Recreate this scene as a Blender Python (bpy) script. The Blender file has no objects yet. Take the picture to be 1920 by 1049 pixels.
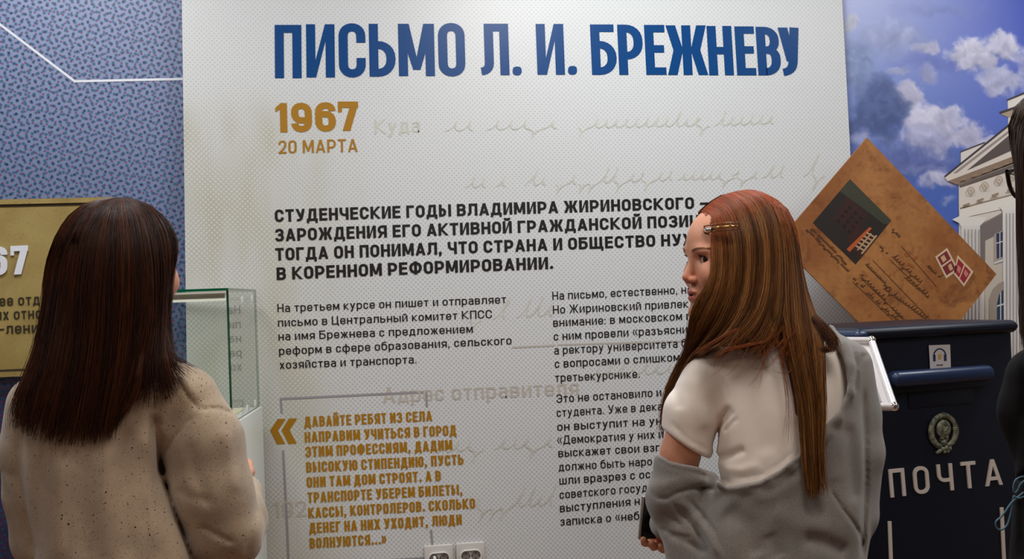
import bpy, bmesh, math, random
import numpy as np
from mathutils import Vector, Matrix

random.seed(7)
rng = np.random.default_rng(7)
scene = bpy.context.scene
COL = scene.collection

# ------------------------------------------------------------------ camera
F_PX = 2300.0
CAM = np.array([0.0, 0.0, 1.50])
YAW, PITCH, ROLL = math.radians(9.0), math.radians(0.8), math.radians(2.05)

def _axes():
    cy, sy, cp, sp = math.cos(YAW), math.sin(YAW), math.cos(PITCH), math.sin(PITCH)
    fwd = np.array([sy*cp, cy*cp, sp])
    right = np.array([cy, -sy, 0.0])
    up = np.cross(right, fwd)
    c, s = math.cos(-ROLL), math.sin(-ROLL)
    return c*right + s*up, c*up - s*right, fwd
CR, CU, CF = _axes()
cd = bpy.data.cameras.new('camera')
cd.sensor_width = 36.0
cd.lens = F_PX/1920*36.0
cd.clip_start = 0.02
cam = bpy.data.objects.new('camera', cd)
COL.objects.link(cam)
cam.matrix_world = Matrix(((CR[0], CU[0], -CF[0], CAM[0]), (CR[1], CU[1], -CF[1], CAM[1]), (CR[2], CU[2], -CF[2], CAM[2]), (0, 0, 0, 1)))
scene.camera = cam

# ------------------------------------------------------------------ world, exposure
w = bpy.data.worlds.new('world'); scene.world = w; w.use_nodes = True
w.node_tree.nodes['Background'].inputs[0].default_value = (0.72, 0.80, 1.0, 1)
w.node_tree.nodes['Background'].inputs[1].default_value = 0.05
scene.view_settings.view_transform = 'Standard'
scene.view_settings.look = 'None'
scene.view_settings.gamma = 1
scene.view_settings.exposure = -0.06
scene.view_settings.use_curve_mapping = False

def area_light(name, loc, aim, sx, sy, power, color):
    l = bpy.data.lights.new(name, 'AREA'); l.shape = 'RECTANGLE'; l.size = sx; l.size_y = sy
    l.energy = power; l.color = color
    o = bpy.data.objects.new(name, l); COL.objects.link(o)
    o.location = loc
    d = Vector(aim)-Vector(loc)
    o.rotation_euler = d.to_track_quat('-Z', 'Y').to_euler()
    return o
CEIL = 3.0
COOL = (0.93, 0.98, 1.0); WARM = (1.0, 0.70, 0.46)
SOFT = (1.0, 0.94, 0.86)
LAMPS = [(0.90, 2.75, 21, COOL), (-0.80, 2.75, 17, COOL), (2.60, 2.75, 15, COOL), (0.90, 1.15, 17, SOFT), (-0.80, 1.15, 10, SOFT), (2.60, 1.15, 5, SOFT), (0.90, -1.2, 7.5, WARM), (-0.80, -1.2, 7.5, WARM)]
for i, (x, y, p, c) in enumerate(LAMPS):
    area_light('ceiling_lamp_light', (x, y, CEIL-0.045), (x, y, 0), 0.52, 0.52, p, c)

# ------------------------------------------------------------------ helpers
def ray(px, py):
    x = (px-960.0)/F_PX; y = (524.5-py)/F_PX
    return x*CR + y*CU + CF

def at(px, py, D):                       # point at camera depth D (metres)
    return CAM + ray(px, py)*D

def onY(px, py, Y):
    d = ray(px, py); return CAM + d*((Y-CAM[1])/d[1])

def on_plane(px, py, p0, n):
    d = ray(px, py); return CAM + d*(np.dot(p0-CAM, n)/np.dot(d, n))

def lin(c):
    r = []
    for v in c[:3]:
        v = v/255.0
        r.append(v/12.92 if v <= 0.04045 else ((v+0.055)/1.055)**2.4)
    return (r[0], r[1], r[2], 1.0)

def link(o): COL.objects.link(o); return o

def tag(o, label=None, cat=None, group=None, kind=None):
    if label: o['label'] = label
    if cat: o['category'] = cat
    if group: o['group'] = group
    if kind: o['kind'] = kind
    return o

def empty(name, loc):
    o = bpy.data.objects.new(name, None); o.empty_display_size = 0.05
    link(o); o.location = [float(v) for v in loc]; return o

def root_loc(o):
    while o.parent: o = o.parent
    return np.array(o.location)

def mk(name, verts, faces, mat, parent=None, origin=None, smooth=False, cols=None):
    V = np.asarray(verts, dtype=float).reshape(-1, 3)
    if parent is not None: org = root_loc(parent)
    elif origin is not None: org = np.asarray(origin, float)
    else: org = np.array([V[:, 0].mean(), V[:, 1].mean(), V[:, 2].min()])
    me = bpy.data.meshes.new(name)
    V = V-org
    if isinstance(faces, np.ndarray):
        n, k = faces.shape
        me.vertices.add(len(V)); me.vertices.foreach_set('co', V.astype(np.float32).ravel())
        me.loops.add(n*k); me.loops.foreach_set('vertex_index', faces.astype(np.int32).ravel())
        me.polygons.add(n); me.polygons.foreach_set('loop_start', np.arange(0, n*k, k, dtype=np.int32))
        me.update(calc_edges=True)
    else:
        me.from_pydata([tuple(v) for v in V], [], faces)
    if cols is not None:
        a = me.color_attributes.new('Col', 'FLOAT_COLOR', 'POINT')
        c4 = np.ones((len(V), 4), np.float32); c4[:, :3] = cols
        a.data.foreach_set('color', c4.ravel())
    me.validate()
    if smooth: me.polygons.foreach_set('use_smooth', [True]*len(me.polygons))
    if mat is not None: me.materials.append(mat)
    o = bpy.data.objects.new(name, me); link(o)
    if parent is not None: o.parent = parent
    else: o.location = org
    return o

def mkb(name, bm, mat, parent=None, smooth=False, origin=None):
    V = [tuple(v.co) for v in bm.verts]; bm.verts.index_update()
    Fc = [[v.index for v in f.verts] for f in bm.faces]
    bm.free()
    o = mk(name, V, Fc, mat, parent, origin, smooth)
    return o

def smooth_by_angle(o, a=40):
    me = o.data
    me.polygons.foreach_set('use_smooth', [True]*len(me.polygons))
    bm = bmesh.new(); bm.from_mesh(me)
    for e in bm.edges:
        if len(e.link_faces) == 2 and e.calc_face_angle(0) > math.radians(a): e.smooth = False
    bm.to_mesh(me); bm.free()
    return o

class Frame:
    def __init__(s, o, ex, ey, ez): s.o, s.ex, s.ey, s.ez = [np.asarray(v, float) for v in (o, ex, ey, ez)]
    def __call__(s, x, y, z): return s.o + s.ex*x + s.ey*y + s.ez*z
    def inv(s, p):
        d = np.asarray(p)-s.o; return np.array([d@s.ex, d@s.ey, d@s.ez])
W0 = Frame((0, 0, 0), (1, 0, 0), (0, 1, 0), (0, 0, 1))

def bx(bm, fr, x0, x1, y0, y1, z0, z1, bev=0.0, seg=2):
    r = bmesh.ops.create_cube(bm, size=1.0)
    vs = r['verts']
    for v in vs:
        v.co = Vector(((x0+x1)/2+v.co.x*(x1-x0), (y0+y1)/2+v.co.y*(y1-y0), (z0+z1)/2+v.co.z*(z1-z0)))
    if bev > 0:
        es = list({e for v in vs for e in v.link_edges})
        rr = bmesh.ops.bevel(bm, geom=es, offset=bev, segments=seg, affect='EDGES', profile=0.5)
        vs = list({v for f in rr['faces'] for v in f.verts} | {v for v in vs if v.is_valid})
    for v in vs: v.co = Vector(fr(*v.co))

def box(name, fr, x0, x1, y0, y1, z0, z1, mat, parent=None, bev=0.0, seg=2, origin=None):
    bm = bmesh.new(); bx(bm, fr, x0, x1, y0, y1, z0, z1, bev, seg)
    o = mkb(name, bm, mat, parent, origin=origin)
    if bev > 0: smooth_by_angle(o, 35)
    return o

def tube(pts, rad, sides=8, cap=True):
    pts = [np.asarray(p, float) for p in pts]; n = len(pts)
    rad = [rad]*n if np.isscalar(rad) else rad
    V, Fc = [], []
    T = [pts[min(i+1, n-1)]-pts[max(i-1, 0)] for i in range(n)]
    ref = np.array([0.13, 0.31, 0.94])
    for i in range(n):
        t = T[i]/(np.linalg.norm(T[i])+1e-12)
        a = np.cross(t, ref); a /= np.linalg.norm(a)+1e-12; b = np.cross(t, a)
        for k in range(sides):
            th = 2*math.pi*k/sides
            V.append(pts[i]+rad[i]*(math.cos(th)*a+math.sin(th)*b))
    for i in range(n-1):
        for k in range(sides):
            k2 = (k+1) % sides
            Fc.append([i*sides+k, i*sides+k2, (i+1)*sides+k2, (i+1)*sides+k])
    if cap:
        Fc.append(list(range(sides))[::-1]); Fc.append([(n-1)*sides+k for k in range(sides)])
    return V, Fc

def join_vf(lst):
    V, Fc = [], []
    for v, f in lst:
        o = len(V); V += list(v); Fc += [[i+o for i in q] for q in f]
    return V, Fc

def ellipsoid_vf(c, ax, seg=16, rings=10):
    c = np.asarray(c, float); V, Fc = [], []
    for i in range(rings+1):
        ph = math.pi*i/rings
        for k in range(seg):
            th = 2*math.pi*k/seg
            V.append(c+ax[0]*math.sin(ph)*math.cos(th)+ax[1]*math.sin(ph)*math.sin(th)+ax[2]*math.cos(ph))
    for i in range(rings):
        for k in range(seg):
            k2 = (k+1) % seg
            Fc.append([i*seg+k, i*seg+k2, (i+1)*seg+k2, (i+1)*seg+k])
    return V, Fc

# ------------------------------------------------------------------ materials
def mat(name, col=(200, 200, 200), rough=0.5, metal=0.0, spec=0.5, **kw):
    m = bpy.data.materials.new(name); m.use_nodes = True
    b = m.node_tree.nodes['Principled BSDF']
    b.inputs['Base Color'].default_value = lin(col)
    b.inputs['Roughness'].default_value = rough
    b.inputs['Metallic'].default_value = metal
    b.inputs['Specular IOR Level'].default_value = spec
    for k, v in kw.items(): b.inputs[k.replace('_', ' ')].default_value = v
    return m

class N:                                   # tiny node-building helper
    def __init__(s, m): s.t = m.node_tree; s.b = s.t.nodes['Principled BSDF']
    def n(s, typ, **kw):
        x = s.t.nodes.new(typ)
        for k, v in kw.items(): setattr(x, k, v)
        return x
    def l(s, a, b): s.t.links.new(a, b)
    def put(s, v, sock):
        if hasattr(v, 'links') or hasattr(v, 'is_output'): s.l(v, sock)
        else: sock.default_value = v
    def math(s, op, a, b=0.0, c=0.0, clamp=False):
        x = s.n('ShaderNodeMath', operation=op); x.use_clamp = clamp
        s.put(a, x.inputs[0]); s.put(b, x.inputs[1]); s.put(c, x.inputs[2]); return x.outputs[0]
    def sep(s, v):
        x = s.n('ShaderNodeSeparateXYZ'); s.l(v, x.inputs[0]); return x.outputs
    def comb(s, a, b, c=0.0):
        x = s.n('ShaderNodeCombineXYZ'); s.put(a, x.inputs[0]); s.put(b, x.inputs[1]); s.put(c, x.inputs[2]); return x.outputs[0]
    def obj(s): return s.n('ShaderNodeTexCoord').outputs['Object']
    def noise(s, vec, scale, detail=3.0, rough=0.5, dist=0.0):
        x = s.n('ShaderNodeTexNoise'); s.l(vec, x.inputs['Vector']); x.inputs['Scale'].default_value = scale
        x.inputs['Detail'].default_value = detail; x.inputs['Roughness'].default_value = rough
        x.inputs['Distortion'].default_value = dist; return x.outputs[0]
    def scale(s, v, f):
        x = s.n('ShaderNodeVectorMath', operation='MULTIPLY'); s.l(v, x.inputs[0]); x.inputs[1].default_value = f; return x.outputs[0]
    def mr(s, v, a, b, c=0.0, d=1.0, smooth=False):
        x = s.n('ShaderNodeMapRange'); x.clamp = True
        if smooth: x.interpolation_type = 'SMOOTHSTEP'
        s.put(v, x.inputs[0])
        for i, q in enumerate((a, b, c, d)): s.put(q, x.inputs[1+i])
        return x.outputs[0]
    def mix(s, f, a, b, blend='MIX'):
        x = s.n('ShaderNodeMix', data_type='RGBA', blend_type=blend)
        s.put(f, x.inputs[0]); s.put(a, x.inputs[6]); s.put(b, x.inputs[7]); return x.outputs[2]
    def bump(s, h, strength=0.3, dist=0.001):
        x = s.n('ShaderNodeBump'); x.inputs['Strength'].default_value = strength; x.inputs['Distance'].default_value = dist
        s.l(h, x.inputs['Height']); s.l(x.outputs[0], s.b.inputs['Normal']); return x
    def base(s, v): s.l(v, s.b.inputs['Base Color'])
    def dots(s, X, Z, pitch, ang, rad, soft=0.09, ox=0.0, oz=0.0):
        """1 inside the dots of a square screen turned by ang"""
        c, q = math.cos(math.radians(ang))/pitch, math.sin(math.radians(ang))/pitch
        u = s.math('ADD', s.math('MULTIPLY_ADD', X, c, ox), s.math('MULTIPLY', Z, q))
        v = s.math('ADD', s.math('MULTIPLY_ADD', X, -q, oz), s.math('MULTIPLY', Z, c))
        fu = s.math('SUBTRACT', s.math('FRACT', u), 0.5); fv = s.math('SUBTRACT', s.math('FRACT', v), 0.5)
        d = s.math('SQRT', s.math('ADD', s.math('MULTIPLY', fu, fu), s.math('MULTIPLY', fv, fv)))
        hi = s.math('ADD', rad, soft) if not isinstance(rad, float) else rad+soft
        lo = s.math('SUBTRACT', rad, soft) if not isinstance(rad, float) else rad-soft
        return s.mr(d, lo, hi, 1.0, 0.0)

def ink(name, col, rough=0.42): return mat(name, col, rough)
M = {}
M['blue_ink'] = mat('blue_ink', (0, 64, 122), 0.26, spec=.42)
M['gold_ink'] = ink('gold_ink', (162, 112, 4))
M['black_ink'] = ink('black_ink', (16, 14, 15))
M['grey_ink'] = ink('grey_ink', (150, 145, 150))
M['pale_ink'] = ink('pale_ink', (196, 194, 182))
M['white_ink'] = ink('white_ink', (228, 228, 236))
M['dark_ink'] = ink('dark_ink', (52, 44, 28))
M['ceiling'] = mat('ceiling_paint', (205, 205, 205), 0.9)
M['wall'] = mat('wall_paint', (150, 148, 150), 0.85)
M['floor'] = mat('floor_laminate', (120, 95, 78), 0.45)
n = N(M['floor']); o_ = n.obj(); n.base(n.mix(n.noise(n.scale(o_, (2, 18, 1)), 3.0), lin((112, 80, 58)), lin((150, 112, 84))))
M['white_plastic'] = mat('white_plastic', (225, 224, 220), 0.35)
M['socket_face'] = mat('socket_face', (196, 190, 184), 0.4)
M['dark_hole'] = mat('dark_hole', (20, 18, 18), 0.6)
M['steel'] = mat('steel', (200, 200, 200), 0.25, 1.0)
M['chrome'] = mat('chrome', (235, 232, 228), 0.12, 1.0)

# halftone print of the white panel
PANEL_Y = 3.60
def panel_material():
    m = mat('halftone_panel_print', (205, 205, 205), 0.27, spec=0.55); n = N(m)
    g = n.n('ShaderNodeNewGeometry').outputs['Position']; X, Y, Z = n.sep(g)
    xl = float(onY(341, 500, PANEL_Y)[0]); 
    # faded sepia photograph on the left, its dots reversed out
    nz = n.noise(n.comb(n.math('MULTIPLY', X, 1.6), 0.0, Z), 2.4, 2.0)
    nz2 = n.noise(n.comb(n.math('MULTIPLY', X, 3.0), 3.0, n.math('MULTIPLY', Z, .8)), 3.0, 2.0)
    left = n.mr(n.math('MULTIPLY_ADD', nz, 0.35, X), xl+0.45, xl+0.72, 1.0, 0.0, True)
    low = n.mr(Z, 1.98, 2.16, 1.0, 0.0, True)
    sepia = n.math('MULTIPLY', n.math('MULTIPLY', left, low), n.mr(nz2, 0.32, 0.62, 0.25, 1.0))
    tone = n.mr(Z, 2.5, 1.2, 0.0, 1.0)
    r1 = n.mr(n.math('MULTIPLY_ADD', n.noise(g, 1.1, 1.0), 0.3, tone), 0.1, 1.15, 0.14, 0.30)
    d1 = n.dots(X, Z, 0.0098, 45, r1, 0.12)
    ink_ = n.mix(n.math('MULTIPLY', d1, 0.75), lin((212, 212, 212)), lin((168, 168, 172)))
    d2 = n.dots(X, Z, 0.0104, 45, 0.30, 0.12)
    sep_ = n.mix(n.math('MULTIPLY', d2, 0.8), lin((184, 181, 166)), lin((214, 212, 205)))
    c = n.mix(sepia, ink_, sep_)
    n.base(c)
    return m
M['panel'] = panel_material()

def dotted_material():
    m = mat('rosette_dot_print', (90, 105, 150), 0.38, spec=0.55); n = N(m)
    g = n.n('ShaderNodeNewGeometry').outputs['Position']; X, Y, Z = n.sep(g)
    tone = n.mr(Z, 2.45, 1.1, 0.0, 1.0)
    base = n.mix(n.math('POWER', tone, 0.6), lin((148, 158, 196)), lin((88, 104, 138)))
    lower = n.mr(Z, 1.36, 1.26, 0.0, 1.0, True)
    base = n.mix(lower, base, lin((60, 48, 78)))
    cy = n.dots(X, Z, 0.0168, 22, n.mr(tone, 0, 1, 0.27, 0.23), 0.07)
    mg = n.dots(X, Z, 0.0172, 58, n.mr(tone, 0, 1, 0.20, 0.18), 0.08)
    cy2 = n.dots(X, Z, 0.0205, 80, 0.21, 0.08, 0.3, 0.1)
    c = n.mix(n.math('MULTIPLY', cy, 0.85), base, lin((2, 88, 106)), 'MIX')
    c = n.mix(n.math('MULTIPLY', cy2, 0.7), c, lin((14, 66, 120)), 'MIX')
    mgc = n.mix(n.math('MAXIMUM', cy, cy2), lin((116, 42, 92)), lin((14, 18, 62)))
    c = n.mix(n.math('MULTIPLY', mg, 0.85), c, mgc)
    n.base(c)
    return m
M['dotted'] = dotted_material()

# ------------------------------------------------------------------ room shell
RX0, RX1, RY0, WALL_Y = -3.2, 4.2, -3.0, 3.64
def struct(name, verts, faces, m):
    o = mk(name, verts, faces, m, origin=(np.mean([v[0] for v in verts]), np.mean([v[1] for v in verts]), min(v[2] for v in verts)))
    return tag(o, kind='structure')
def slab(name, x0, x1, y0, y1, z0, z1, m):
    o = box(name, W0, x0, x1, y0, y1, z0, z1, m); return tag(o, kind='structure')
slab('floor', RX0-.1, RX1+.1, RY0-.1, WALL_Y+.1, -0.1, 0, M['floor'])
slab('ceiling', RX0-.1, RX1+.1, RY0-.1, WALL_Y+.1, CEIL, CEIL+.1, M['ceiling'])
slab('wall_left', RX0-.1, RX0, RY0, WALL_Y, 0, CEIL, M['wall'])
slab('wall_right', RX1, RX1+.1, RY0, WALL_Y, 0, CEIL, M['wall'])
slab('wall_front', RX0, RX1, RY0-.1, RY0, 0, CEIL, M['wall'])
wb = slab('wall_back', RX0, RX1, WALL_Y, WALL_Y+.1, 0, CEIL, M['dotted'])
slab('baseboard_back', RX0, RX1, WALL_Y-.012, WALL_Y, 0, .08, mat('baseboard_paint', (210, 210, 208), .5))

for (x, y, p, c) in LAMPS:
    t = empty('ceiling_light', (x, y, CEIL-.03))
    pos = {2.75: 'nearest the display wall', 1.15: 'above the visitors', -1.2: 'at the back of the room'}[y]+', '+('right of the room' if x > 2 else 'middle of the room' if x > 0 else 'left of the room')
    tag(t, 'square white ceiling light panel ' + pos, 'light', 'square ceiling lights')
    bm = bmesh.new()
    for a in ((-.3, .3, -.3, -.27), (-.3, .3, .27, .3), (-.3, -.27, -.27, .27), (.27, .3, -.27, .27)):
        bx(bm, Frame((x, y, CEIL), (1, 0, 0), (0, 1, 0), (0, 0, 1)), a[0], a[1], a[2], a[3], -.03, 0)
    mkb('frame', bm, M['white_plastic'], t)
    dm = bpy.data.materials.get('lamp_diffuser') or mat('lamp_diffuser', (255, 255, 255), 0.5, Emission_Strength=4.0, Emission_Color=(0.95, 0.98, 1, 1))
    box('diffuser', Frame((x, y, CEIL), (1, 0, 0), (0, 1, 0), (0, 0, 1)), -.27, .27, -.27, .27, -.02, -.005, dm, t)

# ------------------------------------------------------------------ lettering engine (stroke-built Cyrillic)
def fillet(pts, closed=False, k=6):
    """pts: (x, y[, r]) -> sampled polyline with rounded corners"""
    P = [(p[0], p[1], p[2] if len(p) > 2 else 0.0) for p in pts]; n = len(P); out = []
    for i in range(n):
        x, y, r = P[i]
        if r <= 0 or (not closed and i in (0, n-1)): out.append((x, y)); continue
        a = np.array(P[i-1][:2]); b = np.array((x, y)); c = np.array(P[(i+1) % n][:2])
        u = a-b; v = c-b; lu, lv = np.linalg.norm(u), np.linalg.norm(v)
        q = min(r, lu*0.5 if (P[i-1][2] > 0) else lu, lv*0.5 if P[(i+1) % n][2] > 0 else lv)
        p0 = b+u/lu*q; p2 = b+v/lv*q
        kap = 0.30
        c0 = b+u/lu*q*kap*1.35; c1 = b+v/lv*q*kap*1.35
        for j in range(k+1):
            t = j/k; s = 1-t
            out.append(tuple(s**3*p0+3*s*s*t*c0+3*s*t*t*c1+t**3*p2))
    return out

def ribbon(pl, closed, tx, ty):
    pl = [np.array(p) for p in pl]
    q = [pl[0]]
    for p in pl[1:]:
        if np.linalg.norm(p-q[-1]) > 1e-5: q.append(p)
    if closed and np.linalg.norm(q[0]-q[-1]) < 1e-5: q.pop()
    pl = q; n = len(pl); L, R = [], []
    for i in range(n):
        if closed: a, b, c = pl[i-1], pl[i], pl[(i+1) % n]
        else: a, b, c = pl[max(i-1, 0)], pl[i], pl[min(i+1, n-1)]
        d0 = b-a if np.linalg.norm(b-a) > 0 else c-b; d1 = c-b if np.linalg.norm(c-b) > 0 else b-a
        n0 = np.array([-d0[1], d0[0]])/np.linalg.norm(d0); n1 = np.array([-d1[1], d1[0]])/np.linalg.norm(d1)
        m_ = n0+n1; m_ /= np.linalg.norm(m_)+1e-9; f = 1/max(0.5, float(m_@n0))
        off = np.array([m_[0]*tx/2, m_[1]*ty/2])*f
        L.append(tuple(b+off)); R.append(tuple(b-off))
    polys = []
    for i in range(n if closed else n-1):
        j = (i+1) % n; polys.append([L[i], R[i], R[j], L[j]])
    return polys

def rect(x0, y0, x1, y1): return [(x0, y0), (x1, y0), (x1, y1), (x0, y1)]

def glyph(ch, W, t, h, rr=None):
    """polygons of an upper-case glyph, cap height 1, width W, stem t, bar h"""
    a, b = t/2, h/2; L, R, B, T, Mi = a, W-a, b, 1-b, 0.5
    r = rr if rr is not None else min(W*0.42, 0.36)
    rs = r*0.9
    P = []
    vb = lambda x, y0=0.0, y1=1.0: P.append(rect(x-a, y0, x+a, y1))
    hb = lambda x0, x1, y: P.append(rect(x0, y-b, x1, y+b))
    def pa(x0, y0, x1, y1, tt=None):
        q = (tt or t*1.06)/2; P.append([(x0-q, y0), (x0+q, y0), (x1+q, y1), (x1-q, y1)])
    def st(pts, closed=False): P.extend(ribbon(fillet(pts, closed), closed, t, h))
    if ch in 'А': pa(a, 0, W/2, 1, t); pa(W-a, 0, W/2, 1, t); hb(W*.22, W*.78, .27)
    elif ch == 'Б': vb(L); hb(0, W*.93, T); st([(L, .6), (R, .6, r), (R, B, r), (L, B)])
    elif ch == 'В': vb(L); st([(L, T), (R-.03*W, T, rs), (R-.03*W, .52, rs*.8), (L, .52)]); st([(L, .52), (R, .52, rs*.8), (R, B, rs), (L, B)])
    elif ch == 'Г': vb(L); hb(0, W, T)
    elif ch == 'Д':
        P.append([(W*.12, h), (W*.12+t, h), (W*.24+t, 1), (W*.24, 1)]); P.append(rect(W-.12*W-t, h, W-.12*W, 1)); hb(W*.24, W*.88, T)
        hb(0, W, B); P.append(rect(0, -.17, t*.85, h)); P.append(rect(W-t*.85, -.17, W, h))
    elif ch in 'ЕЁ': vb(L); hb(0, W, T); hb(0, W*.94, Mi+.02); hb(0, W, B)
    elif ch == 'Ж':
        vb(W/2)
        for s in (-1, 1):
            e = W/2+s*(W/2-a); i_ = W/2+s*t*.95
            pa(e, 1, i_, .5); pa(e, 0, i_, .5)
        hb(W/2-t*1.2, W/2+t*1.2, .5)
    elif ch == 'З':
        st([(L, .72), (L, T, r), (R-.02, T, r), (R-.02, .52, rs*.8), (W*.35, .52)]); st([(W*.35, .52), (R, .52, rs*.8), (R, B, r), (L, B, r), (L, .28)])
    elif ch in 'ИЙ':
        vb(L); vb(R); P.append([(L, 0), (t*1.05, 0), (R, 1), (W-t*1.05, 1)])
        if ch == 'Й': st([(W*.28, 1.27), (W*.3, 1.13, .1), (W*.7, 1.13, .1), (W*.72, 1.27)])
    elif ch == 'К': vb(L); pa(t*1.05, .5, R+.02, 1); pa(t*1.05, .5, R+.03, 0); hb(L, t*1.3, .5)
    elif ch == 'Л': x = L+.13*W; vb(R); hb(x-a, W, T); st([(x, T), (x, B, .3), (0, B)])
    elif ch == 'М': vb(L); vb(R); P.append([(0, 1), (t*1.18, 1), (W/2, .36), (W/2, .12), (W/2-.40*t, .12)]); P.append([(W, 1), (W/2+.40*t, .12), (W/2, .12), (W/2, .36), (W-t*1.18, 1)])
    elif ch == 'Н': vb(L); vb(R); hb(L, R, .5)
    elif ch == 'О': st([(L, B, r), (R, B, r), (R, T, r), (L, T, r)], True)
    elif ch == 'П': vb(L); vb(R); hb(0, W, T)
    elif ch == 'Р': vb(L); st([(L, T), (R, T, r), (R, .38, r), (L, .38)])
    elif ch == 'С': st([(R, .64), (R, T, r), (L, T, r), (L, B, r), (R, B, r), (R, .36)])
    elif ch == 'Т': vb(W/2); hb(0, W, T)
    elif ch == 'У': pa(a, 1, W*.56, .30); P.extend(ribbon(fillet([(R, 1), (W*.64, .33), (W*.56, B, .2), (W*.13, B)]), False, t, h))
    elif ch == 'Ф': vb(W/2, -.02, 1.05); st([(L, .16, r), (R, .16, r), (R, .88, r), (L, .88, r)], True)
    elif ch == 'Х': pa(a, 0, R, 1, t*1.15); pa(a, 1, R, 0, t*1.15)
    elif ch == 'Ц': vb(L); vb(W-.1*W-a); hb(0, W, B); P.append(rect(W-t*.8, -.17, W, h))
    elif ch == 'Ч': vb(R); st([(L, 1), (L, .40, r), (R, .40)])
    elif ch == 'Ш': vb(L); vb(W/2); vb(R); hb(0, W, B)
    elif ch == 'Щ': q = W-.08*W; vb(L); vb(q/2); vb(q-a); hb(0, W, B); P.append(rect(W-t*.8, -.17, W, h))
    elif ch == 'Ы': vb(L); vb(R); q = W-t*1.75; st([(L, .6), (q-a, .6, r), (q-a, B, r), (L, B)])
    elif ch == 'Ь': vb(L); st([(L, .6), (R, .6, r), (R, B, r), (L, B)])
    elif ch == 'Ъ': x = L+.16*W; vb(x); hb(0, x, T); st([(x, .6), (R, .6, r), (R, B, r), (x, B)])
    elif ch == 'Э': st([(L, .68), (L, T, r), (R, T, r), (R, B, r), (L, B, r), (L, .32)]); hb(W*.3, R, .5)
    elif ch == 'Ю': vb(L); hb(L, W*.45, .5); q = W*.36+a; st([(q, B, r), (R, B, r), (R, T, r), (q, T, r)], True)
    elif ch == 'Я': vb(R); st([(R, T), (L, T, r), (L, .40, r), (R, .40)]); pa(a, 0, W*.5, .42)
    elif ch == '1': vb(R-.02); P.append([(R-a, 1), (R-a, 1-h*1.3), (0, .74), (0, .9)]) if False else P.append([(0, .68), (0, .84), (R-a+.01, 1), (R-a+.01, .80)])
    elif ch == '2': st([(L, .68), (L, T, r), (R, T, r), (R, .52, .25), (L+.02, B)]); hb(0, W, B)
    elif ch == '4': vb(R-.12); hb(0, W, .28); pa(a, .28, R-.15, 1, t)
    elif ch == '0': st([(L, B, r), (R, B, r), (R, T, r), (L, T, r)], True)
    elif ch == '6': st([(R, .70), (R, T, r), (L, T, r), (L, B, r), (R, B, r), (R, .32)]); st([(L, .35, .2), (L, .60, .25), (R, .60, .25), (R, .30)])
    elif ch == '9': st([(L, .30), (L, B, r), (R, B, r), (R, T, r), (L, T, r), (L, .68)]); st([(R, .65, .2), (R, .40, .25), (L, .40, .25), (L, .70)])
    elif ch == '7': hb(0, W, T); P.append(rect(0, 1-h*1.75, t*.55, 1)); pa(W*.40, 0, W-t*.55, 1-h*.5, t*1.08)
    elif ch == '8': st([(L, B, r), (R, B, r), (R, .52, r), (L, .52, r)], True); st([(L, .52, r), (R, .52, r), (R, T, r), (L, T, r)], True)
    elif ch == '.': q = t*.58; P.append([(q+q*1.0*math.cos(i*math.pi/6), q+q*math.sin(i*math.pi/6)) for i in range(12)])
    elif ch == ',': P.append(rect(0, 0, t, t*1.0)); P.append([(t*.1, 0), (t, 0), (t*.55, -.16), (0, -.16)])
    elif ch == ':': P.append(rect(0, 0, t, t)); P.append(rect(0, .5, t, .5+t))
    elif ch in '–-': hb(0, W, .42)
    elif ch in '«»':
        for k in (0, 1):
            x0 = k*W*.5; q = W*.42
            c = [(x0, .45), (x0+q-t*.4, .8), (x0+q+t*.4, .8), (x0+t*.8, .45), (x0+q+t*.4, .1), (x0+q-t*.4, .1)]
            P.append([(W-x, y) for x, y in c[::-1]] if ch == '»' else c)
    return P

CW = {'А': .82, 'Г': .64, 'Д': .90, 'Е': .66, 'Ж': 1.12, 'З': .72, 'К': .80, 'Л': .82, 'М': .94, 'С': .74, 'Т': .70, 'У': .78, 'Ф': 1.0, 'Х': .80, 'Ц': .82,
      'Ш': 1.06, 'Щ': 1.14, 'Ы': 1.0, 'Ъ': .86, 'Ю': 1.08, 'Я': .76, '1': .42, '2': .68, '4': .74, '0': .70, '6': .70, '9': .70, '7': .68, '8': .7, '.': .2, ',': .2, ':': .2, '–': .8, '-': .45, '«': .6, '»': .6, ' ': .26}
LOWER = {'а': .60, 'б': .66, 'е': .62, 'р': .64, 'с': .58, 'у': .62, 'ф': .88, 'г': .48, 'т': .56, 'к': .60, 'х': .60, 'ж': .86, 'м': .76, 'ш': .90, 'щ': .98, 'ы': .84, 'ю': .88, 'д': .72, 'з': .54, 'э': .56, 'ъ': .72, 'л': .66, 'я': .62}
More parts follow.
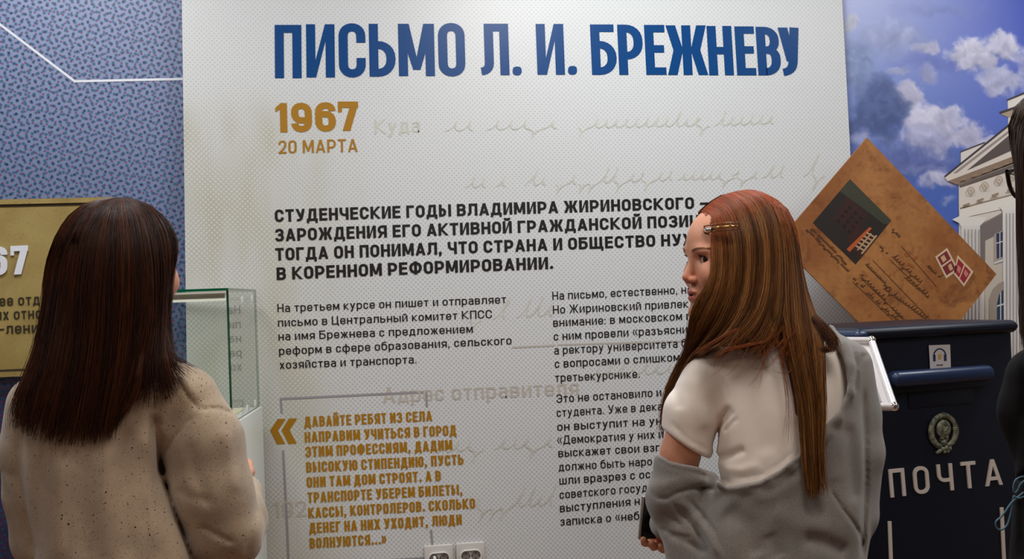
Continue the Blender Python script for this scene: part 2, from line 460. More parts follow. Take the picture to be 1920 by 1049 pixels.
def glyph_any(ch, st):
    """-> polygons, width; st = dict(w, t, h, gap)"""
    w_, t, h = st['w'], st['t'], st['h']
    if ch.isupper() or not ch.isalpha():
        W = CW.get(ch, .74)*w_
        if ch in '.,:': W = t*1.15
        return (glyph(ch, W, t, h, st.get('r')) if ch != ' ' else []), W
    xh = .74; W = LOWER.get(ch, .62)*w_; a, b = t/2, h/2; L, R, B, T = a, W-a, b, xh-b; P = []; r = .24
    stt = lambda pts, c=False: P.extend(ribbon(fillet(pts, c), c, t, h))
    if ch == 'а':
        P.append(rect(R-a, 0, R+a, xh*.62)); stt([(L+.03, xh*.78), (L+.03, T, r*.8), (R, T, r), (R, xh*.5)]); stt([(R, xh*.56), (L, xh*.56, .16), (L, B, .16), (R, B)])
    elif ch == 'е': stt([(R, xh*.3), (R, B, r), (L, B, r), (L, T, r), (R, T, r), (R, xh*.48)]); P.append(rect(L, xh*.48-b, R+a, xh*.48+b))
    elif ch == 'б': stt([(L, B, r), (R, B, r), (R, xh*.94, r), (L, xh*.94, r)], True); stt([(L, xh*.5), (L, .95, .3), (R, 1.0-b+.02)])
    elif ch == 'р': P.append(rect(0, -.24, t, xh)); stt([(L, B, r), (R, B, r), (R, T, r), (L, T, r)], True)
    elif ch == 'у': P.append([(0, xh), (t*1.1, xh), (W*.60, .05), (W*.40, .05)]); P.append([(W-t*1.1, xh), (W, xh), (W*.40, -.24), (W*.40-t*1.15, -.24)]); P.append(rect(W*.05, -.24, W*.35, -.24+h))
    elif ch == 'ф': P.append(rect(W/2-a, -.24, W/2+a, .98)); stt([(L, B, r), (R, B, r), (R, T, r), (L, T, r)], True)
    else:
        U = ch.upper()
        for p in glyph(U, W/xh, t/xh, h/xh, r/xh): P.append([(x*xh, y*xh) for x, y in p])
    return P, W

def layout(s, st):
    x = 0.0; out = []
    for i, ch in enumerate(s):
        P, W = glyph_any(ch, st)
        for p in P: out.append([(x+q[0], q[1]) for q in p])
        x += W + (st['gap'] if ch != ' ' else st['gap']*.6)
    return out, x-st['gap']

def curve_y(base, x):
    xs = [p[0] for p in base]; ys = [p[1] for p in base]
    if len(base) == 2: return ys[0]+(x-xs[0])*(ys[1]-ys[0])/(xs[1]-xs[0])
    c = np.polyfit(xs, ys, 2); return float(np.polyval(c, x))

def text_polys(s, st, base, cap, lean=0.0, tail=''):
    """base: pixel baseline points (first and last give the extent of s); cap: (left, right) cap height in pixels"""
    P, wtot = layout(s, st)
    if tail: P2, _ = layout(s+tail, st)
    else: P2 = P
    x0, x1 = base[0][0], base[-1][0]; k = (x1-x0)/wtot; out = []
    for p in P2:
        q = []
        for (x, y) in p:
            X = x0+x*k; c = cap[0]+(cap[1]-cap[0])*(X-x0)/(x1-x0); yb = curve_y(base, X)
            q.append((X-lean*y*c, yb-y*c))
        out.append(q)
    return out

def print_px(name, polys, m, parent, proj, lift=None, label=None):
    V, Fc = [], []
    for ip, p in enumerate(polys):       # neighbouring strokes overlap: stagger them by microns so that no two faces coincide
        i = len(V); st_ = np.array([0, -1.1e-5*(ip % 29), 0]); V += [proj(x, y)+st_ for x, y in p]; Fc.append(list(range(i, i+len(p))))
    if lift is not None:
        n0 = len(V); V2 = [v+lift for v in V]
        # side walls for raised lettering
        F2 = [[j+n0 for j in f] for f in Fc]
        F3 = []
        for f in Fc:
            for i in range(len(f)):
                a, b = f[i], f[(i+1) % len(f)]; F3.append([a, b, b+n0, a+n0])
        V = V+V2; Fc = F2+F3
    o = mk(name, V, Fc, m, parent)
    if label: o['label'] = label
    return o
def ribs(pts, width, closed=False): return ribbon(pts, closed, width, width)
# ------------------------------------------------------------------ white exhibition panel
pl_x0 = float(onY(345, 400, PANEL_Y)[0]); pl_x1 = float(onY(1592, 250, PANEL_Y)[0])
panel = empty('exhibition_panel', ((pl_x0+pl_x1)/2, PANEL_Y+.02, 0.0))
tag(panel, 'tall white halftone exhibition panel with big blue title and columns of text', 'exhibition panel')
pe = []                                   # the board's own outline (its edges are not perfectly plumb)
for (xa, ya), (xb, yb_) in (((341, 0), (349.5, 640)), ((1579, 0), (1594.5, 290))):
    A_, B_ = onY(xa, ya, PANEL_Y), onY(xb, yb_, PANEL_Y); k_ = (A_[0]-B_[0])/(A_[2]-B_[2])
    pe.append((float(A_[0]+k_*(2.72-A_[2])), float(A_[0]+k_*(0-A_[2]))))
(lt_, lb_), (rt_, rb_) = pe; YB = PANEL_Y+.026
V = [(lb_, PANEL_Y, 0), (rb_, PANEL_Y, 0), (rt_, PANEL_Y, 2.72), (lt_, PANEL_Y, 2.72), (lb_, YB, 0), (rb_, YB, 0), (rt_, YB, 2.72), (lt_, YB, 2.72)]
mk('panel_board', V, [[0, 1, 2, 3], [7, 6, 5, 4], [0, 4, 5, 1], [1, 5, 6, 2], [2, 6, 7, 3], [3, 7, 4, 0]], M['panel'], panel)
box('back_frame', W0, max(lt_, lb_)+.05, min(rt_, rb_)-.08, YB, WALL_Y-.002, 0.02, 2.70, M['wall'], panel)
LAY = [0]
def on_panel(px, py):
    p = onY(px, py, PANEL_Y); return np.array([p[0], PANEL_Y-0.0006-LAY[0]*0.0002, p[2]])

# pale background print: faded words, handwriting, rule lines
def cursive(x0, x1, y0, y1, hgt, seed, slant=0.45, letters=10):
    r_ = random.Random(seed); out = []; X = x0; n_ = letters; step = (x1-x0)/n_; pts = []
    for i in range(n_):
        if r_.random() < 0.12: 
            if len(pts) > 3: out.append(pts)
            pts = []; X += step; continue
        yb = y0+(y1-y0)*(X-x0)/(x1-x0); k = r_.choice([1, 1, 1, 1.9, 1.2, -1.3]); hh = hgt*abs(k)
        for j in range(9):
            t = j/8; a_ = 2*math.pi*t
            yy = -hh*0.5*(1-math.cos(a_)) if k > 0 else hh*.45*(1-math.cos(a_))
            xx = X+step*t+math.sin(a_)*step*.22*(1 if r_.random() < .99 else -1)
            pts.append((xx-yy*slant, yb+yy))
        X += step
    if len(pts) > 3: out.append(pts)
    return out
pale = []
FADE = dict(w=.80, t=.13, h=.12, gap=.12)
pale += text_polys('Куда', FADE, [(702, 252), (788, 248)], (28, 28), .02)
for (a_, b_, c_, d_, h_, sd, nl) in [(835, 1070, 246, 240, 15, 3, 9), (1085, 1330, 240, 236, 15, 5, 13), (1340, 1450, 236, 232, 14, 8, 6), (872, 1080, 352, 345, 16, 11, 11), (1085, 1260, 345, 338, 15, 13, 10), (1270, 1420, 338, 335, 14, 17, 9), (1430, 1545, 334, 330, 22, 19, 6), (880, 1035, 602, 592, 20, 21, 7), (820, 1035, 848, 838, 18, 23, 10), (880, 1035, 956, 948, 20, 25, 8), (1105, 1260, 706, 700, 18, 26, 7)]:
    LAY[0] = .5
    for pts in cursive(a_, b_, c_, d_, h_, sd, letters=nl): print_px('faded_handwriting', ribs(pts, 2.3), M['pale_ink'], panel, on_panel)
LAY[0] = 0
print_px('ghost_lettering', pale, M['pale_ink'], panel, on_panel)
pale = text_polys('Адрес отправителя', FADE, [(718, 756), (1085, 741)], (29, 29), .04)
pale += text_polys('192', FADE, [(512, 972), (575, 969)], (30, 30), .04)
pale += ribs([(960, 652), (1040, 648)], 3.5)+ribs([(1045, 647), (1290, 640)], 3.0)
print_px('ghost_lettering', pale, mat('ghost_ink', (184, 176, 165), .42), panel, on_panel, label='faded grey-beige address words under the main text')

# bracket around the quotation
LAY[0] = 1
br = ribs([(528.5, 776), (526.5, 748)], 4.2)+ribs([(524.5, 748.5), (801, 735.5)], 4.2)+ribs([(799, 735), (800.5, 764)], 4.2)
br += ribs([(531, 845), (537, 960), (541.5, 1062)], 4.2)+ribs([(539.5, 1062), (800, 1047)], 4.2)+ribs([(808, 994), (811, 1026)], 4.2)
print_px('quote_bracket', br, M['grey_ink'], panel, on_panel, label='thin grey bracket lines around the quotation')
c1 = [(506.3, 808), (520.5, 786), (536, 786), (521.5, 808), (534.8, 833), (519.5, 834)]
def sh(dx): return [(x+dx, y) for x, y in c1]
qm = []
for dx, dy in ((0, 0), (21.5, -.8)):
    c = [(x+dx, y+dy) for x, y in c1]; qm += [[c[0], c[1], c[2], c[3]], [c[0], c[3], c[4], c[5]]]
print_px('quotation_mark', qm, M['gold_ink'], panel, on_panel, label='large gold opening quotation mark')

LAY[0] = 2
# title, letter by letter (measured extents)
TT = [('П', 515.3, 565.3, 146.8, 46.8), ('И', 574.3, 627.6, 145.4, 45.6), ('С', 635.2, 685.4, 145.4, 43.8), ('Ь', 692.2, 741.3, 144.0, 44.8), ('М', 747.2, 814.6, 142.8, 44.8), ('О', 821.8, 871.8, 143.6, 43.2),
      ('Л', 901.4, 954.0, 141.2, 44.6), ('И', 1006.0, 1057.6, 140.4, 45.0), ('Б', 1108.0, 1155.4, 140.6, 46.0), ('Р', 1159.0, 1205.3, 140.6, 46.3), ('Е', 1209.5, 1247.5, 140.6, 46.8), ('Ж', 1250.5, 1325.0, 140.8, 47.6),
      ('Н', 1327.0, 1373.5, 141.3, 48.8), ('Е', 1379.2, 1415.5, 141.5, 49.6), ('В', 1419.0, 1462.5, 141.5, 50.4), ('У', 1461.0, 1500.0, 142.4, 51.8)]
tp = []
for ch, x0, x1, yb, yt in TT:
    H_ = yb-yt; W_ = (x1-x0)/H_; t_ = 17.0/H_
    ln = 0.008+(x0-515)*0.000062
    for p in glyph(ch, W_, t_, .150, min(W_*.5, .26)):
        tp.append([(x0+x*H_+(0.5-y)*H_*ln, yb-y*H_) for x, y in p])
for cx, cy in ((969.6, 133.2), (1073.4, 132.0)):
    tp.append([(cx+8.6*math.copysign(abs(math.cos(k*math.pi/10))**.8, math.cos(k*math.pi/10)), cy+8.4*math.copysign(abs(math.sin(k*math.pi/10))**.8, math.sin(k*math.pi/10))) for k in range(20)])
for x0_, x1_ in ((500, 890), (890, 990), (990, 1095), (1095, 1520)):
    print_px('title_word', [p for p in tp if x0_ < p[0][0] < x1_], M['blue_ink'], panel, on_panel, label='tall condensed blue title lettering')

tp = []
for ch, x0, x1, yb in (('1', 516.5, 539.5, 248.4), ('9', 546.2, 584.8, 247.9), ('6', 591.0, 629.4, 247.0), ('7', 634.0, 671.8, 245.6)):
    H_ = 55.0
    for p in glyph(ch, (x1-x0)/H_, 13.2/H_, .21, .27): tp.append([(x0+x*H_+(.5-y)*1.2, yb-y*H_) for x, y in p])
tp += text_polys('20 МАРТА', dict(w=.86, t=.145, h=.135, gap=.15), [(522.5, 288.4), (670.6, 285.0)], (24.5, 24.5), .02)
print_px('date_lettering', tp, M['gold_ink'], panel, on_panel, label='gold date lettering')

HEAD = dict(w=.98, t=.225, h=.195, gap=.135)
for s, base, cap, tail in [
    ('СТУДЕНЧЕСКИЕ ГОДЫ ВЛАДИМИРА ЖИРИНОВСКОГО', [(515.6, 416.8), (994, 401.3), (1301.5, 391.8)], (23.4, 21.9), ' –'),
    ('ЗАРОЖДЕНИЯ ЕГО АКТИВНОЙ ГРАЖДАНСКОЙ ПОЗИ', [(516.2, 453.3), (898.4, 439.5), (1290.5, 425.7)], (23.6, 21.9), 'ЦИИ'),
    ('ТОГДА ОН ПОНИМАЛ, ЧТО СТРАНА И ОБЩЕСТВО НУ', [(516.6, 489.4), (883, 475.5), (1277.5, 460.8)], (23.8, 22.0), 'Ж'),
    ('В КОРЕННОМ РЕФОРМИРОВАНИИ.', [(519, 525.7), (780, 514.6), (1037.4, 504.6)], (23.8, 22.8), '')]:
    print_px('headline_line', text_polys(s, HEAD, base, cap, .03, tail), M['black_ink'], panel, on_panel)
BODY = dict(w=.88, t=.132, h=.118, gap=.145, r=.26)
for s, x0, y0, x1, y1, tail in [
    ('На третьем курсе он пишет и отправляет', 520.4, 586.1, 949.2, 568.9, ''), ('письмо в Центральный комитет КПСС', 521.4, 613.3, 922.5, 596.7, ''),
    ('на имя Брежнева с предложением', 522.4, 639.1, 886.7, 624.4, ''), ('реформ в сфере образования, сельского', 523.4, 666.3, 959.3, 646.1, ''), ('хозяйства и транспорта.', 524.4, 692.6, 781.2, 681.5, ''),
    ('На письмо, естественно,', 1035.8, 562.9, 1270.0, 551.5, ' но'), ('Но Жириновский привлек', 1036.8, 589.0, 1290.5, 577.0, ''), ('внимание: в московском', 1037.3, 613.3, 1278.9, 600.7, ' п'),
    ('с ним провели «разъясни', 1038.3, 639.0, 1289.0, 625.0, 'т'), ('а ректору университета', 1039.3, 665.2, 1270.3, 652.0, ' б'), ('с вопросами о слишком', 1040.3, 690.4, 1274.3, 677.3, ''),
    ('третьекурснике.', 1040.9, 716.7, 1199.7, 708.6, ''), ('Это не остановило', 1043.4, 756.0, 1223.4, 744.4, ' и'), ('студента. Уже в дека', 1043.9, 782.2, 1241.6, 769.6, ''),
    ('он выступит на', 1044.9, 808.5, 1208.8, 798.4, ' унив'), ('«Демократия у них', 1044.9, 833.7, 1227.4, 822.6, ' и'), ('выскажет свои', 1046.9, 857.9, 1198.7, 848.8, ' взг'),
    ('должно быть', 1047.4, 884.0, 1172.0, 876.0, ' народ'), ('шли вразрез с', 1048.9, 909.3, 1190.6, 899.0, ' осн'), ('советского госуд', 1049.4, 936.0, 1213.8, 922.0, 'арс'),
    ('выступления', 1049.9, 961.2, 1182.0, 948.6, ' на ф'), ('записка о', 1050.9, 986.5, 1145.7, 979.0, ' «небл')]:
    print_px('text_line', text_polys(s, BODY, [(x0, y0), (x1, y1)], (15.8, 15.4), .035, tail), M['black_ink'], panel, on_panel)
QUO = dict(w=.74, t=.215, h=.175, gap=.115)
for s, x0, y0, x1, y1 in [
    ('ДАВАЙТЕ РЕБЯТ ИЗ СЕЛА', 570.8, 801.5, 810.5, 790), ('НАПРАВИМ УЧИТЬСЯ В ГОРОД', 571.8, 830.3, 855.9, 816.7), ('ЭТИМ ПРОФЕССИЯМ, ДАДИМ', 572.8, 858, 848.3, 844.4),
    ('ВЫСОКУЮ СТИПЕНДИЮ, ПУСТЬ', 574.4, 886.8, 869.5, 871.7), ('ОНИ ТАМ ДОМ СТРОЯТ. А В', 575.4, 915, 827, 902), ('ТРАНСПОРТЕ УБЕРЕМ БИЛЕТЫ,', 576.9, 943.8, 867.5, 927.7),
    ('КАССЫ, КОНТРОЛЕРОВ. СКОЛЬКО', 578.4, 972.6, 891, 953.9), ('ДЕНЕГ НА НИХ УХОДИТ, ЛЮДИ', 580, 1000.8, 866, 984.2), ('ВОЛНУЮТСЯ...»', 581, 1029.6, 724.7, 1020.5)]:
    print_px('quote_line', text_polys(s, QUO, [(x0, y0), (x1, y1)], (19.6, 19.2), .045), M['gold_ink'], panel, on_panel)

# white timeline line printed on the dotted wall
def on_wall(px, py):
    p = onY(px, py, WALL_Y); return np.array([p[0], WALL_Y-0.001, p[2]])
tl = print_px('timeline_line', ribs([(-60, 0), (140, 152.5)], 4.5)+ribs([(138, 152.6), (346, 148.2)], 4.5), M['white_ink'], None, on_wall)
tag(tl, 'thin white angled timeline line on the blue dotted wall', 'line')

# ------------------------------------------------------------------ gold plaque
def gold_material():
    m = mat('gold_board', (150, 126, 72), 0.5); n = N(m); g = n.obj()
    a = n.noise(n.scale(g, (1, 1, 1)), 9.0, 4.0); b2 = n.noise(g, 220.0, 2.0)
    c = n.mix(n.mr(a, .3, .7), lin((146, 122, 66)), lin((170, 148, 90)))
    n.base(n.mix(n.mr(b2, .62, .75), c, lin((110, 86, 44)))); n.bump(b2, .15); return m
M['gold_board'] = gold_material()
PY = 3.606
pq0 = onY(-120, 375, PY); pq1 = onY(244, 369, PY); pqb = onY(0, 708, PY)
gx0, gx1, gz1, gz0 = float(pq0[0]), float(pq1[0]), float(pq1[2]), float(pqb[2])
plaque = empty('gold_plaque', ((gx0+gx1)/2, PY+.02, gz0))
tag(plaque, 'gold rounded wall plaque with white year and dark text behind the brown-haired woman', 'plaque')
def rrect(x0, x1, z0, z1, r, k=6):
    P = []
    for cx, cz, a0 in ((x1-r, z1-r, 0), (x0+r, z1-r, 90), (x0+r, z0+r, 180), (x1-r, z0+r, 270)):
        for j in range(k+1):
            a = math.radians(a0+90*j/k); P.append((cx+r*math.cos(a), cz+r*math.sin(a)))
    return P
def slab_from(outline, y0, y1, fr=W0):
    n_ = len(outline); V = [fr(x, y0, z) for x, z in outline]+[fr(x, y1, z) for x, z in outline]
    return V, [list(range(n_))[::-1], [n_+i for i in range(n_)]]+[[i, (i+1) % n_, n_+(i+1) % n_, n_+i] for i in range(n_)]
def ring_from(o1, o2, y0, y1, fr=W0):
    n_ = len(o1); V = []
    for y in (y0, y1):
        V += [fr(x, y, z) for x, z in o1]+[fr(x, y, z) for x, z in o2]
    Fc = []
    for i in range(n_):
        j = (i+1) % n_
        Fc += [[i, j, n_+j, n_+i], [2*n_+i, 3*n_+i, 3*n_+j, 2*n_+j], [i, 2*n_+i, 2*n_+j, j], [n_+i, n_+j, 3*n_+j, 3*n_+i]]
    return V, Fc
mk('board', *slab_from(rrect(gx0, gx1, gz0, gz1, .05), PY+.006, WALL_Y), M['gold_board'], plaque)
mk('rim', *ring_from(rrect(gx0, gx1, gz0, gz1, .05), rrect(gx0+.014, gx1-.014, gz0+.014, gz1-.014, .038), PY, PY+.02), M['gold_board'], plaque)
mk('groove', *ring_from(rrect(gx0+.014, gx1-.014, gz0+.014, gz1-.014, .038), rrect(gx0+.021, gx1-.021, gz0+.021, gz1-.021, .032), PY+.0045, PY+.02), mat('groove_shade_paint', (58, 44, 22), .6), plaque, )  # dark ring paints the shade along the inside of the rim
def on_pl(px, py):
    p = onY(px, py, PY+.004); return p
print_px('year_lettering', text_polys('1967', dict(w=.82, t=.21, h=.19, gap=.10, r=.28), [(-86, 520), (53, 514.3)], (54, 54), .0), M['white_ink'], plaque, on_pl, lift=np.array([0, -.004, 0]), label='raised white year numerals')
PLT = dict(w=.86, t=.15, h=.13, gap=.14, r=.26)
for s, x0, y0, x1, y1, tail in [('ее отд', -1, 574.5, 75, 571.5, 'е'), ('ых отно', -12, 601, 78, 597, 'ш'), ('-лени', -1, 627, 72, 624.5, 'н')]:
    print_px('text_line', text_polys(s, PLT, [(x0, y0), (x1, y1)], (20.5, 20.5), .02, tail), M['dark_ink'], plaque, on_pl)

# ------------------------------------------------------------------ double wall sockets
def socket(cx, cy, xs, label, plug):
    o = onY(cx, cy, PANEL_Y); t = empty('wall_socket', (o[0], PANEL_Y, o[2]))
    fr = Frame((o[0], PANEL_Y, o[2]), (math.cos(.0), 0, 0), (0, 1, 0), (0, 0, 1))
    tag(t, label, 'socket')
    bm = bmesh.new(); bx(bm, fr, -.0425, .0425, -.010, 0, -.0425, .0425, .004, 2); smooth_by_angle(mkb('plate', bm, M['socket_face'], t))
    oval = []
    for j in range(24):
        a = 2*math.pi*j/24; oval.append(((.0145 if math.cos(a) > 0 else -.0145)+.0175*math.cos(a), .004+.0185*math.sin(a)))
    inn = [((x-math.copysign(.0145, x))*.86+math.copysign(.0145, x), (z-.004)*.86+.004) for x, z in oval]
    smooth_by_angle(mk('rim', *ring_from(oval, inn, -.0155, -.009, fr), M['white_plastic'], t), 30)
    for k, sx in enumerate((-.0145, .0145)):
        c = [(sx+.0128*math.cos(2*math.pi*j/20), .004+.0128*math.sin(2*math.pi*j/20)) for j in range(20)]
        ou = mk('outlet', *slab_from(c, -.0112, -.009, fr), mat('outlet_grey', (120, 112, 106), .6) if 'outlet_grey' not in bpy.data.materials else bpy.data.materials['outlet_grey'], t)
        hs = []
        for dx, dz in ((0, .0075), (0, -.0075), (-.011, 0), (.011, 0)):
            q = [(sx+dx+.0022*math.cos(2*math.pi*j/8), .004+dz+.0022*math.sin(2*math.pi*j/8)) for j in range(8)]
            hs.append(slab_from(q, -.0116, -.010, fr))
        mk('pin_hole', *join_vf(hs), M['dark_hole'], ou)
    return t, fr
s1, f1 = socket(822.6, 1049, None, 'white double wall socket with a plug in it, under the gold quotation', True)
s2, f2 = socket(882, 1044.3, None, 'white double wall socket with nothing plugged in, right one of the pair', False)
bm = bmesh.new(); bx(bm, f1, -.018, -.010, -.034, -.012, -.010, .013, .003, 2)
pg = mkb('plug', bm, M['white_plastic'], None, origin=f1(-.014, -.02, -.01)); smooth_by_angle(pg)
tag(pg, 'small white plug in the left outlet of the left wall socket', 'plug')

# ------------------------------------------------------------------ sky mural (flat print on a thin board)
MY = 3.632
mx0 = min(rt_, rb_)-.02
def mural_field(px, py):
    """print colour at photo-plane coordinates px, py (arrays) -> rgb 0..255"""
    def vnoise(x, y, seed):
        xi = np.floor(x).astype(int); yi = np.floor(y).astype(int); fx = x-xi; fy = y-yi
        fx = fx*fx*(3-2*fx); fy = fy*fy*(3-2*fy)
        def hsh(a, b):
            h = (a*374761393+b*668265263+seed*974634777) & 0xffffffff
            h = ((h ^ (h >> 13))*1274126177) & 0xffffffff
            return ((h ^ (h >> 16)) & 0xffff)/65535.0
        return (hsh(xi, yi)*(1-fx)+hsh(xi+1, yi)*fx)*(1-fy)+(hsh(xi, yi+1)*(1-fx)+hsh(xi+1, yi+1)*fx)*fy
    def fbm(x, y, seed, o=5):
        s = 0; a = .5; t = 0
        for i in range(o): s = s+a*vnoise(x*2**i, y*2**i, seed+i); t += a; a *= .52
        return s/t
    wx = px+18*(fbm(px/30, py/30, 5)-.5)*2; wy = py+18*(fbm(px/30, py/30, 9)-.5)*2
    n1 = fbm(wx/34, wy/34, 21); n2 = fbm(wx/14, wy/14, 31)
    ty = np.clip((py+20)/360, 0, 1)[:, None]; tx = np.clip((px-1580)/340, 0, 1)[:, None]
    tq = tx**1.5*(1-ty*.8); sky = (1-ty)*np.array([206, 211, 240])+ty*np.array([82, 110, 176]); sky = sky*(1-tq)+np.array([64, 86, 168])*tq+np.array([-4, -6, 6])*tx
    sky = sky*np.array([.96, .96, 1.0])
    C = sky
    def blob(cx, cy, rx, ry, col, soft=.35, amp=.9, dens=1.0):
        nonlocal C
        d = np.sqrt(((wx-cx)/rx)**2+((wy-cy)/ry)**2)
        v = 1-d+amp*(n1-.5)+.45*amp*(n2-.5)
        m_ = np.clip(v/soft, 0, 1); m_ = (m_*m_*(3-2*m_)*dens)[:, None]
        shade = np.clip(.5+(cy-wy)/(2.2*ry)*.6+1.1*(n2-.5)+.7*(n1-.5), 0, 1)[:, None]
        c = np.array(col)*(.74+.26*shade)+np.array([-6, -4, 8])*(1-shade)
        C = C*(1-m_)+c*m_
    blob(1665, 72, 120, 46, (190, 196, 230), 1.0, .7, .85)
    blob(1760, 20, 110, 22, (150, 160, 215), 1.0, .8, .55)
    blob(1760, 118, 120, 26, (120, 128, 200), 1.0, .9, .5)
    blob(1612, 120, 40, 75, (158, 172, 212), .6, .7, .9)
    blob(1594, 42, 22, 20, (226, 226, 240), .5, .8)
    blob(1700, 300, 170, 48, (112, 122, 178), .8, .6, .85)
    blob(1800, 345, 90, 20, (120, 132, 190), .8, .8, .6)
    blob(1735, 140, 22, 20, (188, 190, 226), .6, .9, .9)
    blob(1684, 132, 20, 14, (190, 192, 226), .5, 1.0, .9)
    blob(1735, 92, 24, 18, (212, 210, 236), .5, .9)
    blob(1830, 100, 70, 36, (226, 222, 240), .4, .9)
    blob(1885, 92, 40, 34, (222, 218, 238), .4, .9)
    blob(1880, 150, 52, 34, (204, 204, 232), .5, 1.0)
    blob(1930, 120, 40, 40, (200, 200, 232), .5, 1.0, .8)
    blob(1700, 178, 36, 30, (222, 218, 240), .4, .9)
    blob(1750, 236, 64, 46, (220, 216, 238), .4, .9)
    blob(1805, 248, 55, 30, (214, 210, 236), .4, .9)
    blob(1738, 262, 70, 30, (196, 196, 228), .5, .8)
    blob(1850, 262, 26, 14, (206, 204, 232), .5, .9)
    blob(1645, 205, 66, 72, (98, 112, 160), .4, .7, .95)
    blob(1600, 150, 26, 60, (150, 162, 205), .6, .7, .6)
    blob(1620, 262, 40, 16, (184, 188, 222), .8, .8, .8)
    blob(1762, 338, 48, 20, (206, 204, 232), .5, .9)
    blob(1735, 318, 60, 14, (150, 156, 204), .8, .9, .7)
    blob(1775, 378, 20, 9, (170, 180, 220), .7, .9, .7)
    # the crop goes on to the right and above with the same broken cloud
    far = np.clip((n1-.52)*6, 0, 1)*np.clip(np.maximum((px-1950)/80, (-py-10)/60), 0, 1); C = C*(1-far[:, None])+np.array([205, 206, 232])*far[:, None]
    low = np.clip((py-420)/120, 0, 1)[:, None]; C = C*(1-low*.35)+np.array([120, 150, 190])*low*.35
    return np.clip(C, 0, 255)
gx = np.concatenate([np.arange(1570, 1940, 2.4), np.arange(1940, 2300, 5.0)]); gy = np.concatenate([np.arange(-70, 640, 2.4), np.arange(640, 1300, 12.0)])
GXX, GYY = np.meshgrid(gx, gy)
mp = np.array([onY(x, y, MY) for x, y in zip(GXX.ravel(), GYY.ravel())])
mp[:, 0] = np.maximum(mp[:, 0], mx0)
cols = mural_field(GXX.ravel().astype(float), GYY.ravel().astype(float))/255.0
cols = np.where(cols <= .04045, cols/12.92, ((cols+.055)/1.055)**2.4)
nx, ny = len(gx), len(gy)
ii = (np.arange(ny-1)[:, None]*nx+np.arange(nx-1)[None, :]).ravel()
mfaces = np.stack([ii, ii+nx, ii+nx+1, ii+1], 1)
mural = empty('sky_mural', (float(mp[:, 0].mean()), MY+.004, float(mp[:, 2].min())))
tag(mural, 'large printed mural of blue cloudy sky and white columned building', 'mural')
M['mural'] = mat('mural_print', (255, 255, 255), .42, spec=.45)
nd = N(M['mural']); ca = nd.n('ShaderNodeVertexColor'); ca.layer_name = 'Col'; nd.base(ca.outputs['Color'])
mk('sky_print', mp, mfaces, M['mural'], mural, cols=cols)
xr = float(mp[:, 0].max())
box('mural_board', W0, mx0, xr, MY+.0015, WALL_Y-.001, 0.05, 2.72, mat('mural_board_edge', (70, 84, 130), .6), mural)
ML = [0]
def on_mural(px, py):
    p = onY(px, py, MY); return np.array([max(p[0], mx0), MY-.0006-ML[0]*.00025, p[2]])
def flat(c):
    k = 'print_%d_%d_%d' % c
    return bpy.data.materials.get(k) or mat(k, c, .42, spec=.45)
